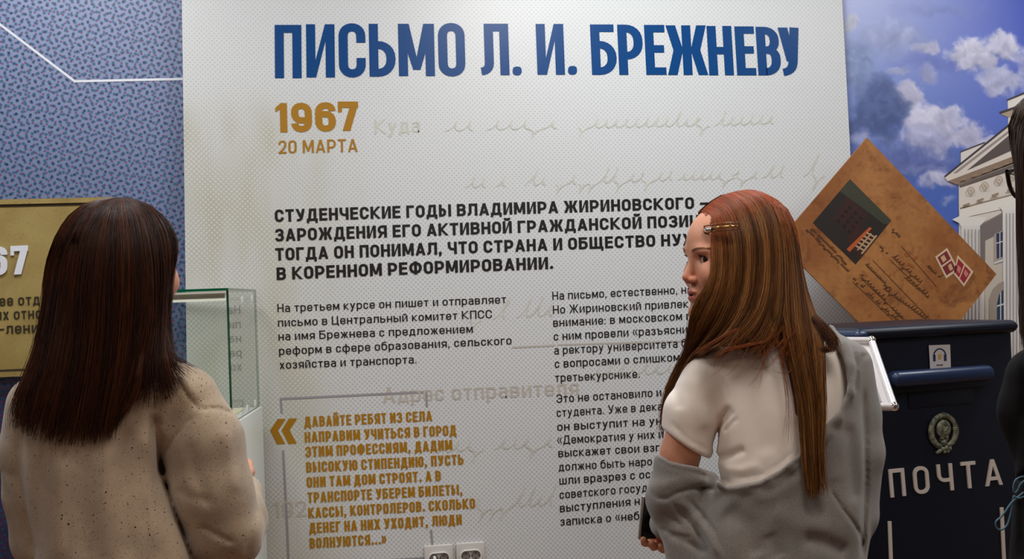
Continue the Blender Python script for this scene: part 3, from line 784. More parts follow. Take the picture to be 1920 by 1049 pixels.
LAYERS = [
    ((222, 214, 206), [[(1889, 187), (1960, 160), (1960, 620), (1893, 620), (1890, 215)]], 'building_wall'),
    ((70, 62, 62), [[(1887, 187), (1960, 156), (1960, 161), (1888, 190)], [(1873, 210), (1960, 180), (1960, 186), (1876, 214)]], 'roof_edge'),
    ((168, 148, 130), [[(1876, 214), (1960, 185), (1960, 208), (1891, 221)]], 'eave'),
    ((214, 206, 198), [[(1801, 284), (1844, 268), (1844, 300), (1801, 312)]], 'parapet'),
    ((80, 72, 74), [[(1800, 284), (1846, 266), (1846, 269), (1800, 287)]], 'parapet_edge'),
    ((214, 202, 192), [[(1769, 331), (1893, 233), (1960, 190), (1960, 620), (1800, 620), (1797, 345), (1776, 340)]], 'building_wall'),
    ((66, 58, 62), [[(1769, 331), (1893, 231), (1960, 184), (1960, 189), (1893, 236), (1772, 333)]], 'roof_edge'),
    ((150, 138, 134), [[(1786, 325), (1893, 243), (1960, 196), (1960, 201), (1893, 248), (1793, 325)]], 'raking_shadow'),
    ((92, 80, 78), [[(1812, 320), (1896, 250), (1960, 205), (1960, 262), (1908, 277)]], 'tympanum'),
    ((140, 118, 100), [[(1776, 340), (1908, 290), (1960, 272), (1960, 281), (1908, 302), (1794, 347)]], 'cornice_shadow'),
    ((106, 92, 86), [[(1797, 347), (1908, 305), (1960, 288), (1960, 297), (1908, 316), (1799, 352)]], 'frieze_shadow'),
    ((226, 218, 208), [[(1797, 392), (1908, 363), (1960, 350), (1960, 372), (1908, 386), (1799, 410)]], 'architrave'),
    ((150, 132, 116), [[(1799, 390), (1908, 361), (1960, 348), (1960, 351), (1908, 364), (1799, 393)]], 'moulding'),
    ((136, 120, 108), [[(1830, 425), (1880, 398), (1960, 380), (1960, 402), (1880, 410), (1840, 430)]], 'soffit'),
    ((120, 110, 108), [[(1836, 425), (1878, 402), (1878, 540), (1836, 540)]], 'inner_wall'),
    ((196, 184, 170), [[(1846, 452), (1878, 436), (1878, 620), (1843, 620)]], 'inner_wall'),
    ((222, 216, 208), [[(1784, 412), (1797, 406), (1848, 408), (1846, 414), (1836, 424), (1801, 426), (1797, 419)]], 'capital'),
    ((214, 208, 204), [[(1801, 424), (1836, 424), (1843, 620), (1808, 620)]], 'column'),
    ((224, 218, 210), [[(1872, 388), (1884, 380), (1912, 378), (1960, 374), (1960, 386), (1912, 392), (1878, 396)]], 'capital'),
    ((220, 214, 210), [[(1878, 395), (1912, 392), (1912, 620), (1882, 620)]], 'column'),
    ((168, 156, 146), [[(1862, 440), (1879, 432), (1879, 486), (1862, 492)]], 'window_surround'),
    ((52, 60, 84), [[(1866, 439), (1878, 435), (1878, 482), (1867, 486)]], 'window_pane'),
    ((206, 204, 204), [[(1872, 437), (1873.6, 436), (1873.6, 484), (1872, 485)], [(1866, 456), (1878, 452), (1878, 454), (1866, 458)], [(1862, 492), (1880, 486), (1880, 490), (1862, 496)]], 'window_bar'),
    ((160, 146, 134), [[(1851, 620), (1853, 560), (1859, 543), (1870, 532), (1880, 528), (1880, 620)]], 'arch_surround'),
    ((48, 66, 88), [[(1867, 608), (1867, 570), (1871, 553), (1879, 543), (1880, 608)]], 'arched_pane'),
    ((200, 200, 204), [[(1867, 573), (1880, 569), (1880, 572), (1867, 576)], [(1873, 550), (1875, 548), (1875, 606), (1873, 606)]], 'window_bar')]
fl = []
for k in range(5):
    x = 1806+k*6.6; fl.append([(x, 430), (x+2.0, 430), (x+5.5, 620), (x+3.5, 620)])
    x = 1884+k*6.2; fl.append([(x, 400), (x+1.8, 400), (x+3.6, 620), (x+1.8, 620)])
LAYERS.append(((166, 158, 156), fl, 'fluting'))
rs_ = []
for cx, cy in ((1818, 358), (1844, 349), (1871, 338), (1898, 329)):
    rs_ += ribbon([(cx+6*math.cos(k*math.pi/8), cy+6.5*math.sin(k*math.pi/8)) for k in range(16)], True, 2, 2)
    rs_.append([(cx+2*math.cos(k*math.pi/4), cy+2*math.sin(k*math.pi/4)) for k in range(8)])
LAYERS.append(((176, 156, 134), rs_, 'rosette'))
LAYERS.append(((150, 126, 104), [[(x, y), (x+13, y-4.5), (x+13, y-.5), (x, y+4)] for x, y in ((1803, 385), (1829, 376), (1857, 366), (1886, 356))]+[[(x, y), (x+9, y-3.4), (x+9, y+1), (x, y+4.4)] for x, y in ((1800, 336), (1820, 329), (1840, 322), (1860, 314), (1880, 307), (1897, 300))], 'gutta'))
def stretch(poly):                         # the printed building goes on to the right and downwards past the picture's edge
    out = []; n_ = len(poly)
    for i, (x, y) in enumerate(poly):
        if x >= 1960:
            nb_ = [poly[i-1], poly[(i+1) % n_]]; nb_ = [q for q in nb_ if q[0] < 1959]
            if nb_ and y != 620:
                m_ = (y-nb_[0][1])/(x-nb_[0][0]); y = y+m_*336 if abs(m_) < 3 else y
            x = 2296
        out.append((x, 1180 if y == 620 else y))
    return out
for k_, (col_, polys, nm) in enumerate(LAYERS):
    q_ = [stretch(p) for p in polys]
    if nm in ('column', 'capital', 'window_pane', 'window_bar', 'window_surround', 'arch_surround', 'arched_pane', 'fluting', 'rosette', 'gutta'):
        base_ = [p for p in q_ if min(v[0] for v in p) > 1845 and max(v[0] for v in p) < 1925]
        for n_ in (1, 2, 3, 4): q_ += [[(x+72*n_, y if y == 1180 else y-(22 if y < 500 else 4)*n_) for x, y in p] for p in base_]
    LAYERS[k_] = (col_, q_, nm)
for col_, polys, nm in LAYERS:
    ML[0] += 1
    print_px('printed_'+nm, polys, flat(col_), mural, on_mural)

# ------------------------------------------------------------------ envelope board
EY = 3.45
ec = {'t': (1626, 258.5), 'r': (1868.5, 514.5), 'b': (1716, 711), 'l': (1459, 454)}
def on_env(px, py, k=[0]):
    p = onY(px, py, EY); return p
def env_mat():
    m = mat('aged_paper', (176, 112, 50), .55); n = N(m); g = n.n('ShaderNodeNewGeometry').outputs['Position']
    a = n.noise(g, 5.0, 5.0, .6); b2 = n.noise(g, 22.0, 4.0, .6); c3 = n.noise(g, 2.2, 2.0)
    c = n.mix(n.mr(a, .35, .65), lin((174, 118, 64)), lin((138, 82, 38)))
    c = n.mix(n.mr(c3, .52, .72, 0, .8), c, lin((132, 76, 30)))
    c = n.mix(n.mr(b2, .60, .72, 0, .65), c, lin((120, 62, 28)))
    c = n.mix(n.mr(n.noise(g, 9.0, 6.0, .7, .6), .54, .66, 0, .75), c, lin((104, 54, 22)))
    c = n.mix(n.mr(n.noise(g, 60.0, 3.0, .6), .5, .7, 0, .35), c, lin((96, 56, 26)))
    n.base(c); return m
env = empty('envelope_board', tuple(on_env(1668, 612)))
tag(env, 'large tilted brown vintage envelope board standing behind the blue mailbox', 'envelope board')
q = [on_env(*ec[k]) for k in 'trbl']
V = q+[v+np.array([0, .008, 0]) for v in q]
mk('board', V, [[0, 3, 2, 1], [4, 5, 6, 7], [0, 1, 5, 4], [1, 2, 6, 5], [2, 3, 7, 6], [3, 0, 4, 7]], env_mat(), env)
EL = [0]
def on_e(px, py):
    p = onY(px, py, EY); return np.array([p[0], EY-.0006-EL[0]*.0002, p[2]])
def quad_uv(A, B, C, D):                  # bilinear map in the quad A(0,0) B(1,0) C(1,1) D(0,1)
    A, B, C, D = [np.array(v, float) for v in (A, B, C, D)]
    return lambda u, v: tuple(A*(1-u)*(1-v)+B*u*(1-v)+C*u*v+D*(1-u)*v)
ph = quad_uv((1524, 418), (1593.5, 336), (1671, 413.6), (1604, 496))   # u along upper-left edge, v towards lower right
EL[0] = 1; print_px('photo_print', [[ph(0, 0), ph(1, 0), ph(1, 1), ph(0, 1)]], flat((44, 38, 36)), env, on_e, label='dark printed picture of a building on the envelope')
EL[0] = 2; print_px('photo_sky', [[ph(.72, 0), ph(1, 0), ph(1, 1), ph(.86, .95), ph(.80, .5)], [ph(.84, .5), ph(1, .5), ph(1, 1), ph(.9, 1)]], flat((62, 62, 50)), env, on_e)
EL[0] = 3; print_px('photo_building', [[ph(.30, .22), ph(.74, .15), ph(.78, .62), ph(.34, .70)], [ph(.2, .6), ph(.5, .62), ph(.6, 1), ph(.1, 1)]], flat((58, 36, 31)), env, on_e)
EL[0] = 4
pw = [[ph(.32+.1*i, .28+.13*j), ph(.37+.1*i, .28+.13*j), ph(.37+.1*i, .34+.13*j), ph(.32+.1*i, .34+.13*j)] for i in range(4) for j in range(3)]
print_px('photo_detail', pw, flat((34, 30, 32)), env, on_e)
hl = [[ph(.08+.0*i, .72), ph(.64, .78), ph(.66, .83), ph(.08, .79)]]
print_px('photo_roof', hl, flat((176, 84, 44)), env, on_e)
hl = [[ph(.22+.075*i, .80), ph(.25+.075*i, .80), ph(.30+.075*i, .98), ph(.27+.075*i, .98)] for i in range(5)]+[[ph(.2, .95), ph(.62, .95), ph(.63, .98), ph(.21, .98)], [ph(.2, .86), ph(.58, .86), ph(.585, .885), ph(.2, .885)]]
EL[0] = 5; print_px('photo_facade', hl, flat((176, 142, 108)), env, on_e)
for nm, A, B, C, D, col1, col2 in (('stamp', (1753, 482), (1775.5, 465), (1797, 506.5), (1773.7, 523), (120, 44, 48), (196, 160, 120)), ('stamp', (1788, 514), (1795, 478.6), (1825, 510), (1807, 538), (150, 40, 52), (190, 120, 110))):
    s_ = quad_uv(A, B, C, D)
    EL[0] = 2; sp = print_px('stamp', [[s_(0, 0), s_(1, 0), s_(1, 1), s_(0, 1)]], flat((206, 180, 150)), env, on_e)
    EL[0] = 3; print_px('stamp_picture', [[s_(.12, .08), s_(.88, .08), s_(.88, .45), s_(.12, .45)], [s_(.12, .52), s_(.88, .52), s_(.88, .9), s_(.12, .9)]], flat(col1), sp, on_e)
    EL[0] = 4; print_px('stamp_figure', [[s_(.3, .15), s_(.6, .15), s_(.6, .38), s_(.3, .38)], [s_(.5, .6), s_(.75, .6), s_(.7, .85), s_(.45, .82)]], flat(col2), sp, on_e)
hw = []; EL[0] = 1
def along(x0, y0, x1, y1, hgt, seed, nl):
    out = []; L_ = math.hypot(x1-x0, y1-y0); ux, uy = (x1-x0)/L_, (y1-y0)/L_
    for pts in cursive(0, L_, 0, 0, hgt*.72, seed, .3, int(nl*1.3)):
        out += ribs([(x0+ux*a-uy*b, y0+uy*a+ux*b) for a, b in pts], 1.5)
    return out
def rule(x0, y0, x1, y1): return ribs([(x0, y0), (x1, y1)], 1.1)
hw += rule(1636, 488, 1746, 602)+rule(1668, 487, 1736, 552)+rule(1690, 462, 1756, 538)+rule(1612, 520, 1700, 604)+rule(1598, 528, 1674, 600)
for a in ((1516, 424, 1588, 496, 3.4, 31, 24), (1512, 430, 1590, 510, 3.4, 33, 26), (1672, 430, 1686, 446, 5, 35, 4), (1649, 462, 1663, 477, 5, 37, 4), (1622, 496, 1668, 542, 5, 39, 12), (1598, 522, 1618, 540, 5, 41, 6), (1620, 546, 1682, 602, 6, 43, 12), (1672, 482, 1726, 532, 8, 45, 9), (1656, 542, 1736, 600, 7, 47, 12), (1690, 516, 1740, 560, 7, 49, 7), (1738, 500, 1762, 522, 6, 51, 5), (1612, 515, 1690, 598, 6, 53, 12)):
    hw += along(*a)
print_px('handwriting', hw, flat((84, 54, 34)), env, on_e, label='dark handwriting and caption lines on the envelope')
stn = [[(x+r*math.cos(k*1.05+x), y+r*.8*math.sin(k*1.05)) for k in range(6)] for x, y, r in ((1700, 478, 5), (1716, 484, 6), (1758, 545, 5), (1764, 556, 4), (1690, 500, 4), (1668, 517, 3), (1708, 498, 7), (1764, 541, 3), (1718, 570, 3), (1760, 592, 3))]
print_px('ink_stain', stn, flat((150, 82, 44)), env, on_e)
# prop strut holding the board from the wall
box('prop_strut', W0, float(q[3][0]+q[1][0])/2-.01, float(q[3][0]+q[1][0])/2+.01, EY+.008, MY-.001, 1.42, 1.44, M['white_plastic'], env)
# ------------------------------------------------------------------ blue mailbox
def navy():
    m = mat('navy_paint', (8, 14, 30), .42, spec=.35); n = N(m); n.bump(n.noise(n.obj(), 350.0, 2.0), .12, .0004); return m
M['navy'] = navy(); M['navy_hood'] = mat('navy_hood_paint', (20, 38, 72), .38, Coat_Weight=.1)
bang = math.radians(13)
b_ex = np.array([math.cos(bang), math.sin(bang), 0]); b_n = np.array([math.sin(bang), -math.cos(bang), 0])
b0 = at(1600, 800, 2.95); b0[2] = 0
def onB(px, py, off=0.0): return on_plane(px, py, b0+b_n*off, b_n)
fb = Frame(b0, b_ex, -b_n, (0, 0, 1))              # x right, y into the box, z up
xl = fb.inv(onB(1602, 640))[0]; xr_ = fb.inv(onB(1903, 640))[0]; zt = fb.inv(onB(1760, 607))[2]; zl = fb.inv(onB(1760, 632))[2]
mb = empty('mailbox', tuple(fb((xl+xr_)/2, .2, 0)))
tag(mb, 'dark blue metal post box with state emblem and white lettering', 'mailbox')
box('body', fb, xl+.008, xr_-.006, 0, .36, .12, zt-.02, M['navy'], mb, .012, 3)
box('lid', fb, xl-.006, xr_+.004, -.020, .37, zl, zt, M['navy'], mb, .020, 5)
zs = []
for sx in (xl+.05, xr_-.05):
    for y in (.05, .31): box('leg', fb, sx-.02, sx+.02, y-.02, y+.02, 0, .125, M['navy'], mb, .003)
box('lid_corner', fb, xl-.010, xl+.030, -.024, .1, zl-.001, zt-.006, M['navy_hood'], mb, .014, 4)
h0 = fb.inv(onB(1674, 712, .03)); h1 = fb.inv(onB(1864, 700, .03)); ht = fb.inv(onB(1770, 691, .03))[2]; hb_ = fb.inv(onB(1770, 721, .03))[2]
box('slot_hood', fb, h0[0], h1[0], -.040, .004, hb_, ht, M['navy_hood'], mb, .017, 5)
box('slot_lip', fb, h0[0]+.004, h1[0]-.006, -.014, .004, hb_-.016, hb_+.008, M['navy'], mb, .004)
s0 = fb.inv(onB(1702, 745)); s1_ = fb.inv(onB(1822, 740)); sb = fb.inv(onB(1760, 762))[2]
box('slot_flap', fb, s0[0], s1_[0], -.004, .004, sb, hb_-.012, M['navy'], mb, .003)
# sticker
stq = [onB(1741, 648, .002), onB(1781.5, 646.5, .002), onB(1783, 690.5, .002), onB(1744, 692.5, .002)]
SL = [0]
def on_st(px, py): return onB(px, py, .0030+SL[0]*.0004)
stk = print_px('sticker', [[(1741.5, 648), (1781.5, 646.5), (1783, 690.5), (1744, 692.5)]], mat('sticker_paper', (206, 200, 200), .5), mb, on_st, label='white square sticker with headphones symbol')
SL[0] = 1
arc = [(1762+11.3*math.cos(math.radians(a)), 668.5-14*math.sin(math.radians(a))) for a in range(-8, 189, 14)]
print_px('headphone_symbol', ribs(arc, 2.6)+[[(1749, 666), (1754, 665.5), (1754.5, 678), (1749.8, 678.5)], [(1769.5, 665), (1774.6, 664.6), (1775, 677), (1770, 677.5)]], flat((38, 50, 84)), stk, on_st)
print_px('number', [[(x, y) for x, y in p] for p in text_polys('8', dict(w=1, t=.24, h=.17, gap=.1, r=.3), [(1758.5, 674.8), (1765.5, 674.5)], (10.5, 10.5))], flat((200, 160, 60)), stk, on_st)
print_px('caption', [[(1756, 684), (1759, 683.9), (1759, 686.4), (1756, 686.5)], [(1759.8, 683.9), (1763, 683.8), (1763, 686.3), (1759.8, 686.4)], [(1763.8, 683.8), (1767.8, 683.7), (1767.8, 686.2), (1763.8, 686.3)]], flat((60, 56, 60)), stk, on_st)
# lettering
wl = mat('white_relief_paint', (214, 204, 196), .5)
pp = text_polys('ПОЧТА', dict(w=.80, t=.125, h=.13, gap=.34, r=.22), [(1669, 933.5), (1772, 921), (1878.5, 909)], (52.5, 48.5), .085)
print_px('lettering', pp, wl, mb, lambda x, y: onB(x, y, .0008), lift=b_n*.004, label='raised white word on the front')
print_px('frame_line', ribs([(1667, 978), (1671.5, 1100)], 6.2)+ribs([(1877, 952), (1883, 1080)], 6.2)+ribs([(1671, 1098), (1883, 1078)], 6.2), wl, mb, lambda x, y: onB(x, y, .0008), lift=b_n*.003, label='white outline below the lettering')
# emblem: wreath, globe, sun, ribbon
ec0 = fb.inv(onB(1766.5, 810)); fe = Frame(fb(ec0[0], -.001, ec0[2]), b_ex, -b_n, (0, 0, 1)); u_ = .00128
br_m = mat('weathered_bronze', (126, 126, 108), .55, .35)
nb = N(br_m); nb.base(nb.mix(nb.mr(nb.noise(nb.obj(), 90.0, 3.0), .4, .65), lin((138, 138, 118)), lin((74, 84, 70))))
def ell(cx, cz, y, rx, ry, rz, seg=12, rings=8): return ellipsoid_vf(fe(cx*u_, -y*u_, cz*u_), (b_ex*rx*u_, b_n*ry*u_, np.array([0, 0, rz*u_])), seg, rings)
parts = []
for s in (-1, 1):
    for k in range(21):
        a = math.radians(-66+k*7.4); cx = s*30*math.cos(a); cz = 30*math.sin(a)+1
        low_ = k < 11
        parts.append(ell(cx, cz, 3.2, 7.4 if low_ else 5.6, 4.2, 4.4 if low_ else 5.0, 10, 6))
        parts.append(ell(cx*1.12, cz*1.08, 2.4, 3.0, 2.6, 3.6, 8, 5))
smooth_by_angle(mk('emblem_wreath', *join_vf(parts), br_m, mb), 60)
parts = [ell(0, 6, 3.6, 17.5, 6.0, 18, 20, 12)]
for a in (-55, -28, 0, 28, 55):     # meridians
    pass
parts.append(tube([fe((9*math.cos(t_))*u_, -9.2*u_, (6+9*math.sin(t_))*u_) for t_ in np.linspace(-2.2, 1.6, 10)], 1.1*u_, 6))
parts.append(tube([fe(-6*u_, -9.4*u_, -1*u_), fe(6*u_, -9.4*u_, 12*u_)], 1.2*u_, 6))
smooth_by_angle(mk('emblem_globe', *join_vf(parts), br_m, mb), 60)
parts = []
for a in range(20, 161, 14):
    parts.append(tube([fe(4*math.cos(math.radians(a))*u_, -1.5*u_, (-20+4*math.sin(math.radians(a)))*u_), fe(13*math.cos(math.radians(a))*u_, -2.2*u_, (-20+11*math.sin(math.radians(a)))*u_)], 1.1*u_, 5))
parts += [ell(0, -21, 2.5, 8, 4, 6), ell(-6, -12, 4, 5, 3, 3), ell(7, -11, 4, 3, 3, 5)]
smooth_by_angle(mk('emblem_sun', *join_vf(parts), br_m, mb), 60)
parts = [ell(x, z, 3.4, r, 4.2, r*.9) for x, z, r in ((-12, -36, 5), (-4, -33, 5.5), (5, -32, 6), (13, -33.5, 5), (-17, -38.5, 4), (8, -38, 4), (0, -39, 3.4))]
star = []
for k in range(10):
    a = math.pi/2+k*math.pi/5; r = 5.0 if k % 2 == 0 else 2.1; star.append((r*math.cos(a)*u_, (33+r*math.sin(a))*u_))
sv, sf = slab_from(star, -7*u_, -2*u_, fe); parts.append((sv, sf))
smooth_by_angle(mk('emblem_ribbon', *join_vf(parts), br_m, mb), 50)
box('emblem_plate', fe, -22*u_, 22*u_, -1.5*u_, 2*u_, -32*u_, 30*u_, M['navy'], mb, .003)

# ------------------------------------------------------------------ tilted information stand between woman and mailbox
TR_, BR_ = at(1633, 642, 2.74), at(1675.5, 766, 2.58)
side = TR_-BR_
lft = -CR*0.34
lft = lft+np.array([0, 0, 0.0])
TL_, BL_ = TR_+lft, BR_+lft
stand = empty('info_stand', tuple(np.array([(BR_+BL_)[0]/2, (BR_+BL_)[1]/2+.05, 0])))
tag(stand, 'white tilted snap-frame sign stand half hidden behind the red-haired woman', 'sign stand')
ex_ = -lft/np.linalg.norm(lft); ez_ = side/np.linalg.norm(side); ez_ = ez_-ex_*(ez_@ex_)
# keep the real (sheared-looking) outline from perspective by building on the true plane
nrm = np.cross(side, ex_); nrm /= np.linalg.norm(nrm)
if nrm @ (CAM-TR_) < 0: nrm = -nrm
mk('sheet', [TL_, TR_, BR_, BL_]+[v-nrm*.004 for v in (TL_, TR_, BR_, BL_)], [[0, 1, 2, 3], [7, 6, 5, 4], [0, 4, 5, 1], [1, 5, 6, 2], [2, 6, 7, 3], [3, 7, 4, 0]], mat('white_sheet', (206, 200, 200), .4), stand)
alu = mat('pale_aluminium', (220, 214, 214), .3, .3)
for nm, A_, B_ in (('frame_rail', TL_, TR_), ('frame_rail', TR_, BR_), ('frame_rail', BR_, BL_), ('frame_rail', BL_, TL_)):
    v, f = tube([A_+nrm*.004, B_+nrm*.004], .0085, 10); smooth_by_angle(mk(nm, v, f, alu, stand))
for A_ in (TL_, TR_, BR_, BL_):
    v, f = ellipsoid_vf(A_+nrm*.005, (np.array([.0105, 0, 0]), np.array([0, .0105, 0]), np.array([0, 0, .0105])), 12, 8)
    mk('corner_cap', v, f, M['chrome'], stand, smooth=True)
inn_a, inn_b = TR_*.93+TL_*.07+nrm*.004-side*.07, BR_*.93+BL_*.07+nrm*.004+side*.07
v, f = tube([inn_a, inn_b], .0022, 6); mk('inner_edge', v, f, M['grey_ink'], stand)
gs = []
for k, (a_, b__) in enumerate(((.82, .42), (.86, .22), (.74, .22))):
    p_ = BL_+(BR_-BL_)*a_+side*b__+nrm*.0045; gs.append(([p_, p_+ex_*.012, p_+ex_*.012+side*.03, p_+side*.03], [[0, 1, 2, 3]]))
mk('green_mark', *join_vf(gs), mat('green_mark_ink', (60, 120, 70), .5), stand)
mid = (TL_+TR_+BR_+BL_)/4-nrm*.01; foot = np.array([mid[0], mid[1]+.02, .012])
v, f = tube([mid, foot], .012, 10); mk('pole', v, f, alu, stand, smooth=True)
ft = Frame((foot[0], foot[1], 0), (1, 0, 0), (0, 1, 0), (0, 0, 1)); box('base_plate', ft, -.13, .13, -.12, .12, 0, .014, alu, stand, .004)

# ------------------------------------------------------------------ glass display case
def glass_mat():
    m = bpy.data.materials.new('clear_glass'); m.use_nodes = True; t = m.node_tree; t.nodes.remove(t.nodes['Principled BSDF'])
    out = t.nodes['Material Output']; tr = t.nodes.new('ShaderNodeBsdfTransparent'); tr.inputs[0].default_value = (.985, .996, .988, 1)
    gl = t.nodes.new('ShaderNodeBsdfGlossy'); gl.inputs['Roughness'].default_value = .01
    fr = t.nodes.new('ShaderNodeFresnel'); fr.inputs[0].default_value = 1.5; mx = t.nodes.new('ShaderNodeMixShader')
    gg = t.nodes.new('ShaderNodeNewGeometry'); iv = t.nodes.new('ShaderNodeMath'); iv.operation = 'SUBTRACT'; iv.inputs[0].default_value = 1.0; t.links.new(gg.outputs['Backfacing'], iv.inputs[1])
    mu = t.nodes.new('ShaderNodeMath'); mu.operation = 'MULTIPLY'; t.links.new(fr.outputs[0], mu.inputs[0]); t.links.new(iv.outputs[0], mu.inputs[1]); t.links.new(mu.outputs[0], mx.inputs[0]); t.links.new(tr.outputs[0], mx.inputs[1]); t.links.new(gl.outputs[0], mx.inputs[2]); t.links.new(mx.outputs[0], out.inputs[0]); return m
M['glass'] = glass_mat(); M['glass_edge'] = mat('green_glass_edge', (8, 96, 66), .15, Coat_Weight=.5)
cn = onY(428, 543, 3.08); cb = onY(480, 541, 3.56); ztop = float((cn[2]+cb[2])/2)
dn = cb-cn; dn[2] = 0; depth_ = np.linalg.norm(dn)-.015; c_ey = dn/depth_; c_ex = np.array([c_ey[1], -c_ey[0], 0])
zb_ = float(onY(486, 763, 3.56)[2])
fc = Frame(cn*np.array([1, 1, 0]), c_ex, c_ey, (0, 0, 1))    # x right, y to the wall, origin = near right corner
case = empty('display_case', tuple(fc(-.30, depth_/2, 0)))
tag(case, 'white pedestal display case with clear green-edged glass hood behind the brown-haired woman', 'display case')
cwid = .41
M['pedestal'] = mat('pedestal_laminate', (214, 216, 208), .35)
box('pedestal', fc, -cwid-.006, .006, -.006, depth_+.004, 0, zb_, M['pedestal'], case, .002)
def pane(name, x0, x1, y0, y1, z0, z1, thin):
    o = box(name, fc, x0, x1, y0, y1, z0, z1, M['glass'], case); o.data.materials.append(M['glass_edge'])
    ax = {'x': c_ex, 'y': c_ey, 'z': np.array([0, 0, 1.0])}[thin]
    for p in o.data.polygons:
        if abs(np.dot(np.array(p.normal), ax)) < .7: p.material_index = 1
    return o
g = .006
pane('front_pane', -cwid, 0, 0, g, zb_, ztop-g, 'y')
pane('back_pane', -cwid, 0, depth_-g, depth_, zb_, ztop-g, 'y')
pane('right_pane', -g, 0, g, depth_-g, zb_, ztop-g, 'x')
pane('left_pane', -cwid, -cwid+g, g, depth_-g, zb_, ztop-g, 'x')
pane('top_pane', -cwid, 0, 0, depth_, ztop-g, ztop, 'z')
box('top_profile', fc, -cwid+.01, -.010, .008, .024, ztop-.026, ztop-.008, mat('brushed_profile', (150, 148, 136), .35, .5), case, .003)
wb_ = mat('profile_glow', (240, 242, 226), .3, Emission_Color=(1, 1, .9, 1), Emission_Strength=.25)  # no lamp: faint glow stands in for light reflected by the aluminium profile
box('profile_glow_edge', fc, -cwid+.01, -.008, .006, .012, ztop-.031, ztop-.025, wb_, case)
box('profile_glow_edge', fc, -cwid+.01, -.008, .006, .012, ztop-.012, ztop-.007, wb_, case)
M['clip'] = mat('clear_clip', (240, 242, 240), .15)
for (x, y, z) in ((-.008, .020, ztop-.020), (-.008, .27, ztop-.03), (-.008, depth_-.02, ztop-.025), (-.008, depth_-.02, zb_+.012), (-.008, .30, zb_+.010)):
    box('corner_clip', fc, x-.004, x+.002, y-.010, y+.010, z-.010, z+.010, M['clip'], case, .003)
lt = box('paper_sheet', fc, -.20, -.03, .18, .40, zb_+.0005, zb_+.0035, mat('cream_paper', (226, 214, 176), .6), None, origin=fc(-.11, .3, zb_))
tag(lt, 'cream paper lying inside the glass display case', 'paper')
# ------------------------------------------------------------------ implicit-surface modelling (for people and clothes)
class Field:
    """signed distance on a rectilinear grid in (px, py, depth offset) space; mapped to the world at the end"""
    def __init__(s, xs, ys, zs):
        s.ax = [np.unique(np.asarray(a, np.float32)) for a in (xs, ys, zs)]
        s.F = np.full([len(a) for a in s.ax], 300.0, np.float32)
    def box(s, lo, hi):
        sl = []
        for a, l, h in zip(s.ax, lo, hi):
            i0 = max(0, int(np.searchsorted(a, l))-1); i1 = min(len(a), int(np.searchsorted(a, h))+1)
            sl.append(slice(i0, max(i1, i0+1)))
        P = [a[q].reshape([-1 if k == i else 1 for k in range(3)]) for i, (a, q) in enumerate(zip(s.ax, sl))]
        return tuple(sl), P
    def add(s, fn, lo, hi, k=10.0, m=None):
        m = m or (k*1.5+8)
        sl, P = s.box([v-m for v in lo], [v+m for v in hi])
        d = fn(*P); s.F[sl] = smin(s.F[sl], d, k)
    def sub(s, fn, lo, hi, k=4.0):
        sl, P = s.box([v-k*2-4 for v in lo], [v+k*2+4 for v in hi])
        s.F[sl] = -smin(-s.F[sl], fn(*P), k)
    def cone(s, a, b, ra, rb, k=12.0, sc=(1, 1, 1)):
        a = np.array(a, float); b = np.array(b, float); r = max(ra, rb)*max(1, 1/min(sc))
        s.add(lambda X, Y, Z: cone(X, Y, Z, a, b, ra, rb, sc), np.minimum(a, b)-r, np.maximum(a, b)+r, k)
    def chain(s, pts, k=12.0, sc=(1, 1, 1)):
        for p, q in zip(pts[:-1], pts[1:]): s.cone(p[:3], q[:3], p[3], q[3], k, sc)
    def ell(s, c, r, k=10.0):
        c = np.array(c, float); r = np.array(r, float)
        s.add(lambda X, Y, Z: ell(X-c[0], Y-c[1], Z-c[2], *r), c-r, c+r, k)
    def lathe(s, rows, k=12.0, p=2.3):
        """rows: (y, xl, xr, dc, dh) -> upright body of superelliptic section"""
        R = np.array(rows, float); m = 40
        def fn(X, Y, Z):
            y = np.clip(Y, R[0, 0], R[-1, 0])
            xl, xr, dc, dh = [smooth_interp(y, R[:, 0], R[:, i]) for i in (1, 2, 3, 4)]
            cx, w_ = (xl+xr)/2, (xr-xl)/2
            q = (np.abs((X-cx)/w_)**p+np.abs((Z-dc)/dh)**p)**(1/p)
            d = (q-1)*np.minimum(w_, dh)
            dy = np.maximum(R[0, 0]-Y, Y-R[-1, 0])
            return np.maximum(d, dy).astype(np.float32)
        s.add(fn, (R[:, 1].min(), R[0, 0], (R[:, 3]-R[:, 4]).min()), (R[:, 2].max(), R[-1, 0], (R[:, 3]+R[:, 4]).max()), k, m)
    def grooves(s, G, near_only=True):
        X = s.ax[0][:, None]; Y = s.ax[1][None, :]; H = np.zeros((len(s.ax[0]), len(s.ax[1])), np.float32)
        for pl, wd, dp in G:
            d, t_ = pl_dist_t(X, Y, pl); e_ = np.clip(np.minimum(t_, 1-t_)/.16, 0, 1); wd = max(wd, 3.0); dp = min(dp, wd*1.5); H += dp*(e_*e_*(3-2*e_))*np.exp(-(d/wd)**2)
        if near_only:
            fz = 1/(1+np.exp((s.ax[2]-20)/18)); s.F += H[:, :, None]*fz[None, None, :].astype(np.float32)
        else: s.F += H[:, :, None]
    def mesh(s):
        return surface_nets(s.ax, s.F)

